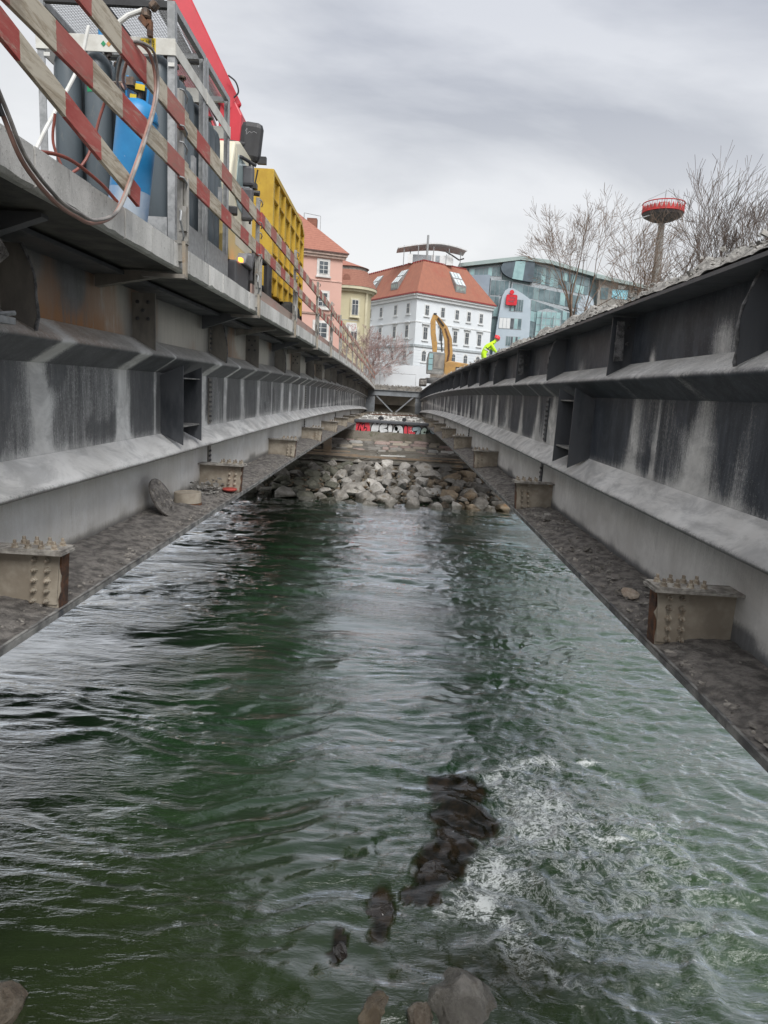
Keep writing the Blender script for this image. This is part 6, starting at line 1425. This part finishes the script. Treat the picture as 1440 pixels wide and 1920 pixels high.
# --- viewing tower carousel
tw = thing('ride_tower', 'tall slender tower ride with a red-and-white zigzag gondola ring', 'tower', (53.9, 150, .4))
M_TRED = mat('tower_red', (0.50, 0.035, 0.035), None, .6, .6, 0); M_TWR = mat('tower_grey', (0.26, 0.245, 0.23), (0.2, 0.19, 0.18), .6, .8, .2)
MB().tube([(54.3, 150, .4), (54.2, 150, 26), (53.9, 150, 39.2)], [1.1, .95, .62], 12).build('mast', M_TWR, tw)
MB().lathe((53.9, 150, 38.9), [(.6, -.6), (2.6, .05), (3.9, .75), (4.15, 1.2), (4.0, 1.25)], 28).build('gondola_floor', mat('gondola_dark', (0.07, 0.06, 0.06), None, 1, .7, 0), tw)
MB().lathe((53.9, 150, 41.2), [(1.0, 0), (.8, .9), (1.2, 1.1), (.1, 1.35)], 12).build('hub_cap', M_TRED, tw)
ring = lambda r, z, w_: MB().tube([(53.9 + r * math.cos(a), 150 + r * math.sin(a), z) for a in np.linspace(0, 2 * PI, 29)], w_, 5, cap=False)
ring(4.2, 42.1, .12).build('top_rail', M_TRED, tw); ring(4.15, 40.3, .12).build('bottom_rail', M_TRED, tw)
for k in range(28):
    a = 2 * PI * k / 28; b_ = 2 * PI * (k + 1) / 28; m_a = (a + b_) / 2; c = lambda a, z, r=4.16: (53.9 + r * math.cos(a), 150 + r * math.sin(a), z)
    if math.sin(m_a) > .35: continue
    wd = 2 * PI / 28
    MB().add([c(a, 40.35), c(b_, 40.35), c(m_a, 41.75)] + [c(a, 40.35, 4.1), c(b_, 40.35, 4.1), c(m_a, 41.75, 4.1)], [(0, 1, 2), (5, 4, 3), (0, 3, 4, 1), (1, 4, 5, 2), (2, 5, 3, 0)]).build('zigzag_panel', M_TRED, tw)
    MB().tube([c(a, 40.3), c(a, 42.1)], .05, 4).build('rail_post', M_TRED, tw)
MB().lathe((53.9, 150, 40.3), [(4.0, 0), (4.0, 1.1), (3.95, 1.12)], 28).build('white_drum', M_FRAME, tw)
MB().beam((52.8, 149, 40.2), (47.0, 147, 37.9), .18, .18).beam((54.2, 149, 44.6), (49.5, 147, 42.0), .10, .10).beam((54.2, 149, 45.0), (59.5, 150, 42.0), .06, .06).tube([(54, 150, 42.2), (54.1, 150, 45.0)], .10, 5).build('gondola_arm', M_GALV, tw)

# ================================================================ STREET LEVEL AT THE FAR SIDE
tag(MB().box(-4.2, 14, 82, 82.12, .3, 3.25).build('site_hoarding', mat('hoarding_white', (0.66, 0.69, 0.72), (0.60, 0.63, 0.66), .4, .8, 0), loc=(3, 82, .4)), 'long plain white site hoarding in front of the pale corner building', 'hoarding')
fn = thing('mesh_fence', 'thin grey construction fence panel standing before the white hoarding', 'fence', (-.5, 75, .4))
MB().tube([(-1.95, 74.5, .45), (-1.95, 74.5, 3.0)], .05, 6).tube([(-1.95, 74.5, 2.0), (2.0, 74.5, 2.0), (2.0, 74.5, .5)], .03, 5).build('fence_frame', M_GALV, fn)
MB().tube([(-2.75, 74.5, .5), (-2.75, 74.5, 2.05), (-1.95, 74.5, 2.05)], .03, 5).build('fence_brace', M_GALV, fn)
MB().cbox((-1.95, 74.4, 2.0), (.22, .1, .30)).build('fence_clamp', M_GALV, fn)
sn = thing('site_sign', 'small white rounded sign with red-lined emblem on the left railing line', 'sign', (-4.3, 60, 5.4))
MB().prism([(x, z) for x, z in rrect(-4.80, -3.85, 5.02, 5.76, .08)], 'y', 60, 60.03).build('sign_board', M_FRAME, sn)
M_SL = mat('sign_line_red', (0.45, 0.16, 0.16), None, 3, .6, 0)
for pts in ([(-4.66, 5.42), (-4.62, 5.58), (-4.45, 5.52), (-4.42, 5.40)], [(-4.18, 5.60), (-4.34, 5.50), (-4.20, 5.42), (-4.32, 5.28), (-4.1, 5.2), (-3.98, 5.36), (-4.12, 5.40)], [(-4.10, 5.62), (-3.98, 5.58), (-3.96, 5.30), (-4.05, 5.12), (-4.3, 5.14)]):
    mb = MB(); stroke(mb, pts, .016, 59.99); mb.build('emblem_line', M_SL, sn, fix=False)
MB().tube([(-5.2, 60.05, 5.98), (-3.8, 60.05, 5.95)], .025, 5).tube([(-5.15, 60.05, 5.98), (-5.15, 60.05, .6)], .04, 6).build('sign_post', M_GALV, sn)

# excavator at the far end of the remaining deck
M_EXO = mat('excavator_yellow', (0.42, 0.24, 0.07), (0.32, 0.185, 0.065), 2, .5, .1, c3=(0.25, 0.18, 0.10), c3lo=.6)
DZ = 1.27 + cz(60)
ex = thing('excavator', 'dusty orange-yellow tracked excavator with raised arm, working at the far bridge end', 'excavator', (3.6, 60, DZ))
for x0, x1 in ((2.0, 2.55), (4.4, 4.95)):
    t_ = MB().prism([(58.6, DZ + .12), (58.9, DZ), (62.3, DZ), (62.6, DZ + .12), (62.6, DZ + .45), (62.3, DZ + .62), (58.9, DZ + .62), (58.6, DZ + .45)], 'x', x0, x1).build('track', M_DIRT, ex, bevel=.03)
    for k in range(10): MB().box(x0 - .01, x1 + .01, 58.7 + k * .4, 58.85 + k * .4, DZ + .621, DZ + .66).build('track_pad', M_STIFF, t_)
MB().box(2.5, 4.45, 59.2, 62, DZ + .3, DZ + .75).build('undercarriage', M_BLACK, ex)
MB().prism([(4.0, 1.45), (6.4, 1.45), (6.45, 2.35), (6.2, 2.75), (4.4, 2.95), (4.0, 2.7)], 'y', 59.2, 62.2).build('engine_house', M_EXO, ex, bevel=.08)
MB().prism([(2.95, 1.45), (4.0, 1.45), (4.0, 2.45), (3.0, 2.3)], 'y', 59.3, 62.0).build('front_cover', M_EXO, ex, bevel=.05)
MB().prism([(5.0, 1.9), (5.8, 1.9), (5.8, 2.4), (5.0, 2.45)], 'y', 59.16, 59.19).build('grille', M_BLACK, ex)
text('CAT', .42, M_FRAME, ex, (5.45, 59.15, 2.18), RX)
cb = MB().prism([(2.52, 1.75), (3.95, 1.75), (4.0, 3.55), (2.62, 3.62), (2.48, 3.0)], 'y', 58.9, 60.6).build('cab', mat('cab_grey', (0.13, 0.135, 0.13), (0.2, 0.2, 0.19), 2, .6, 0), ex, bevel=.05)
for (a, b_, c, d) in ((2.60, 2.95, 2.05, 2.5), (2.60, 2.95, 2.55, 3.0), (2.62, 2.95, 3.05, 3.45)): MB().box(a, b_, 58.86, 58.89, c, d).build('cab_window', M_BLT, cb)
MB().box(3.05, 3.9, 58.86, 58.89, 2.2, 3.4).build('cab_guard', M_STIFF, cb)
for x in (2.95, 3.25): MB().cbox((x + .35, 59.15, 2.15), (.16, .06, .12)).build('headlight', M_FRAME, ex)
bo = [(4.25, 60, 2.6), (4.35, 60, 3.6), (4.22, 60, 4.8), (3.85, 60, 5.7), (3.35, 60, 6.3), (2.95, 60, 6.75)]
def arm(name, P, ws, m=M_EXO, th=.36):
    mb = MB(); up = []; lo = []
    for i, p in enumerate(P):
        d = (Vector(P[min(i + 1, len(P) - 1)]) - Vector(P[max(i - 1, 0)])).normalized(); n = Vector((-d.z, 0, d.x)) * ws[i]; p = Vector(p); up.append((p.x + n.x, p.z + n.z)); lo.append((p.x - n.x, p.z - n.z))
    return mb.prism(up + lo[::-1], 'y', P[0][1] - th / 2, P[0][1] + th / 2).build(name, m, ex, bevel=.02)
arm('boom', bo, [.36, .36, .33, .28, .22, .13])
arm('stick', [(2.86, 59.6, 6.8), (2.78, 59.6, 6.2), (2.86, 59.6, 5.2), (3.05, 59.6, 4.3), (3.12, 59.6, 3.5)], [.12, .22, .22, .23, .18])
MB().beam((3.75, 59.75, 3.7), (3.45, 59.75, 5.7), .12, .14).beam((3.2, 59.75, 6.55), (3.75, 59.75, 5.9), .12, .12).build('ram', M_BLACK, ex)
arm('boom_rib', [(p[0] + .02, 59.79, p[2]) for p in bo[:4]], [.08, .09, .08, .06], M_RUST, .02)
MB().cbox((2.92, 59.6, 6.82), (.26, .4, .16)).build('arm_pin', M_BLACK, ex)
# dust raised under the arm
def dust_cloud():
    m = bpy.data.materials.new('dust_cloud'); m.use_nodes = True; nt = m.node_tree; nt.nodes.clear(); g = NG(nt)
    o = nt.nodes.new('ShaderNodeOutputMaterial'); v = nt.nodes.new('ShaderNodeVolumePrincipled'); v.inputs['Color'].default_value = (.9, .87, .83, 1)
    ln_ = nt.nodes.new('ShaderNodeVectorMath'); ln_.operation = 'LENGTH'; nt.links.new(g.tc.outputs['Object'], ln_.inputs[0])
    d = g.math('MULTIPLY', g.mapr(ln_.outputs['Value'], 1.0, 0.1), g.mapr(g.noise(None, 2.2, 3), .35, .65)); d = g.math('MULTIPLY', d, 1.5)
    nt.links.new(d, v.inputs['Density']); nt.links.new(v.outputs[0], o.inputs['Volume'])
    bm = bmesh.new(); bmesh.ops.create_icosphere(bm, subdivisions=2, radius=1.0); me = bpy.data.meshes.new('dust_cloud'); bm.to_mesh(me); bm.free(); me.materials.append(m)
    o = bpy.data.objects.new('dust_cloud', me); col.objects.link(o); o.location = (3.4, 58.2, 1.5); o.scale = (1.3, .9, .8); tag(o, 'pale dust cloud rising below the excavator arm', 'dust', kind='stuff')
dust_cloud()
o = MB().box(-.02, .02, -.02, .02, 0, 1.9).build('stake', M_STIFF); o.location = (6.1, 58, 1.0); tag(o, 'thin upright stake beside the excavator engine house', 'stake')

# worker bending on the remaining deck
M_VIS = mat('hi_vis', (0.55, 0.85, 0.02), (0.45, 0.75, 0.02), 6, .7, .1); M_SKIN = mat('skin', (0.45, 0.26, 0.19), None, 5, .6, 0); M_TRS = mat('work_trousers', (0.06, 0.07, 0.10), None, 5, .8, 0)
def skin_mesh(name, pts, edges, rad, m, parent):
    me = bpy.data.meshes.new(name); me.from_pydata([Vector(p) for p in pts], edges, []); me.materials.append(m)
    o = bpy.data.objects.new(name, me); col.objects.link(o); o.parent = parent
    sm = o.modifiers.new('skin', 'SKIN'); sm.use_smooth_shade = True
    for i, r in enumerate(rad): o.data.skin_vertices[0].data[i].radius = (r, r)
    o.data.skin_vertices[0].data[0].use_root = True
    o.modifiers.new('sub', 'SUBSURF').levels = 1; o.modifiers['sub'].render_levels = 1
    return o
wk = thing('person', 'worker in yellow-green hi-vis jacket and red helmet bending over the right girder', 'person', (3.88, 31.0, 1.27 + cz(31)))
pts = [(-.05, 0, .98), (.10, 0, 1.18), (.30, 0, 1.36), (.42, 0, 1.46), (.50, 0, 1.54), (.56, -.02, 1.62),
       (.30, -.22, 1.36), (.46, -.24, 1.12), (.62, -.18, .95), (.68, -.16, .90), (.30, .22, 1.36), (.48, .24, 1.12), (.66, .18, .98), (.72, .16, .94),
       (-.05, -.14, .90), (.05, -.16, .50), (-.05, -.16, .08), (.10, -.16, .04), (-.05, .14, .90), (.0, .18, .50), (-.16, .18, .08), (0, .18, .04)]
ed = [(0, 1), (1, 2), (2, 3), (3, 4), (4, 5), (2, 6), (6, 7), (7, 8), (8, 9), (2, 10), (10, 11), (11, 12), (12, 13), (0, 14), (14, 15), (15, 16), (16, 17), (0, 18), (18, 19), (19, 20), (20, 21)]
rad = [.20, .22, .22, .10, .09, .11, .09, .075, .06, .045, .09, .075, .06, .045, .13, .10, .07, .05, .13, .10, .07, .05]
body = skin_mesh('body', pts, ed, rad, M_VIS, wk)
S_ = 0.86
wk.scale = (S_, S_, S_)
def head():
    hd = bmesh.new(); bmesh.ops.create_uvsphere(hd, u_segments=14, v_segments=10, radius=.115)
    for v in hd.verts: v.co.x *= 1.05; v.co.z *= 1.15; v.co += Vector((.60, -.02, 1.66))
    me = bpy.data.meshes.new('head'); hd.to_mesh(me); hd.free(); me.materials.append(M_SKIN); o = bpy.data.objects.new('head', me); col.objects.link(o); o.parent = wk
    hm = MB(); hm.lathe((.60, -.02, 1.70), [(.175, -.02), (.15, .0), (.145, .06), (.11, .12), (.05, .155), (.005, .165)], 16, Matrix.Rotation(.45, 3, 'Y')); hm.cbox((.60, -.02, 1.81), (.26, .04, .05), Matrix.Rotation(.45, 3, 'Y'))
    me = hm.mesh('helmet', mat('helmet_red', (0.75, 0.03, 0.04), None, 3, .4, 0), smooth=True); o2 = bpy.data.objects.new('helmet', me); col.objects.link(o2); o2.parent = wk
    for nm, geo, m in (('harness_strap', [((.05, -.235, 1.05), (.42, -.235, 1.42)), ((.02, -.21, 1.20), (.25, -.24, 1.02))], M_BLACK), ('reflective_strip', [((-.05, -.24, 1.12), (.22, -.24, 1.00))], M_FRAME)):
        q = MB()
        for a, b_ in geo: q.beam(a, b_, .02, .05)
        o3 = bpy.data.objects.new(nm, q.mesh(nm, m)); col.objects.link(o3); o3.parent = wk
head()

# ================================================================ BARE TREES
def bare_tree(label, base, height, spread, seed, m, name='bare_tree', trunks=1, levels=6, up=.35, density=1.0, trunk_r=None, weep=0.0, lean=(0, 0), flare=.75, rmin=.016):
    rnd = random.Random(seed); T = MB(); Bm = MB()
    r0 = trunk_r or height * .016
    def grow(p, d, ln, r, lv):
        seg = 3 if lv < 3 else 2; pts = [p.copy()]; rs = [r]; dd = d.copy(); q = p.copy()
        for i in range(seg):
            dd = (dd + Vector((rnd.gauss(0, .11), rnd.gauss(0, .11), rnd.gauss(0, .06) + (.06 * up if lv < 4 else -weep)))).normalized(); q = q + dd * ln / seg; pts.append(q.copy()); rs.append(max(rmin, r * (1 - .32 * (i + 1) / seg)))
        (T if lv == 0 else Bm).tube(pts, rs, 7 if lv == 0 else 5 if lv < 3 else 3, cap=False)
        if lv >= levels: return
        nch = (3 if lv < 2 else rnd.choice((2, 3, 3))) if lv < levels - 1 else rnd.choice((2, 3, 4))
        for k in range(int(nch * density + rnd.random() * .5)):
            t = rnd.uniform(.45, 1.0) if k else 1.0
            i = min(int(t * seg), seg - 1); f = t * seg - i; s0 = pts[i].lerp(pts[i + 1], min(f, 1))
            ang = rnd.uniform(.22, .60) * (flare + .25) * (1 + spread * .3) * (.3 if k == 0 else 1); az = rnd.random() * 6.283
            u = dd.orthogonal().normalized(); v = dd.cross(u); nd = (dd * math.cos(ang) + (u * math.cos(az) + v * math.sin(az)) * math.sin(ang)); nd.z += up * .25; nd.normalize()
            grow(s0, nd, ln * rnd.uniform(.62, .86), rs[i] * (.72 if k == 0 else rnd.uniform(.45, .62)), lv + 1)
    root = thing(name, label, 'tree', base)
    for k in range(trunks):
        d = Vector((rnd.gauss(0, .10) + lean[0] + (spread * .42 * (k - (trunks - 1) / 2) if trunks > 1 else 0), rnd.gauss(0, .1), 1)).normalized()
        grow(Vector(base), d, height * (.26 if trunks == 1 else .30), r0 * (1 if trunks == 1 else .7), 0)
    T.build('trunk', m, root, fix=False, smooth=True); o = Bm.build('crown', m, root, fix=False); return root
M_BK1 = mat('bark_birch', (0.18, 0.125, 0.09), (0.11, 0.078, 0.058), 3, .9, 0); M_BK2 = mat('bark_dark', (0.115, 0.085, 0.068), (0.07, 0.052, 0.043), 3, .9, 0); M_BK3 = mat('bark_mauve', (0.42, 0.32, 0.30), (0.30, 0.22, 0.21), 3, .9, 0)
bare_tree('slender bare birch with fine reddish twigs in front of the glass building', (16.0, 60, .3), 19, .6, 12, M_BK1, 'birch_tree', levels=7, weep=.01, density=1.0, up=.4, flare=.85, rmin=.011, trunk_r=.26)
bare_tree('bushy bare tree between the birch and the tower', (20.6, 62, .3), 15, .6, 23, M_BK1, trunks=3, levels=5, up=.35, rmin=.013)
bare_tree('low bare tree with yellowish twigs left of the tower', (23.6, 66, .3), 17, .6, 57, M_BK1, trunks=2, levels=5, up=.35, rmin=.013)
bare_tree('tall dark bare tree right of the tower', (25.4, 60, .3), 19, .6, 31, M_BK2, trunks=2, levels=6, up=.45, flare=.62, density=1.0, trunk_r=.24, rmin=.015)
bare_tree('tallest dark bare tree above the rubble on the right', (28.4, 61, .3), 19.5, .6, 45, M_BK2, trunks=3, levels=6, up=.45, flare=.62, density=.98, trunk_r=.24, rmin=.015)
bare_tree('dark bare tree at the right edge of the picture', (32.5, 62, .3), 18, .6, 77, M_BK2, trunks=3, levels=5, up=.5, flare=.55, rmin=.015)
bare_tree('round bare tree with dense mauve-brown twigs before the pale corner building', (-3.9, 81, .3), 8.2, 1.5, 91, M_BK3, trunks=3, levels=6, up=.12, density=1.2, flare=.95, trunk_r=.24, rmin=.018)
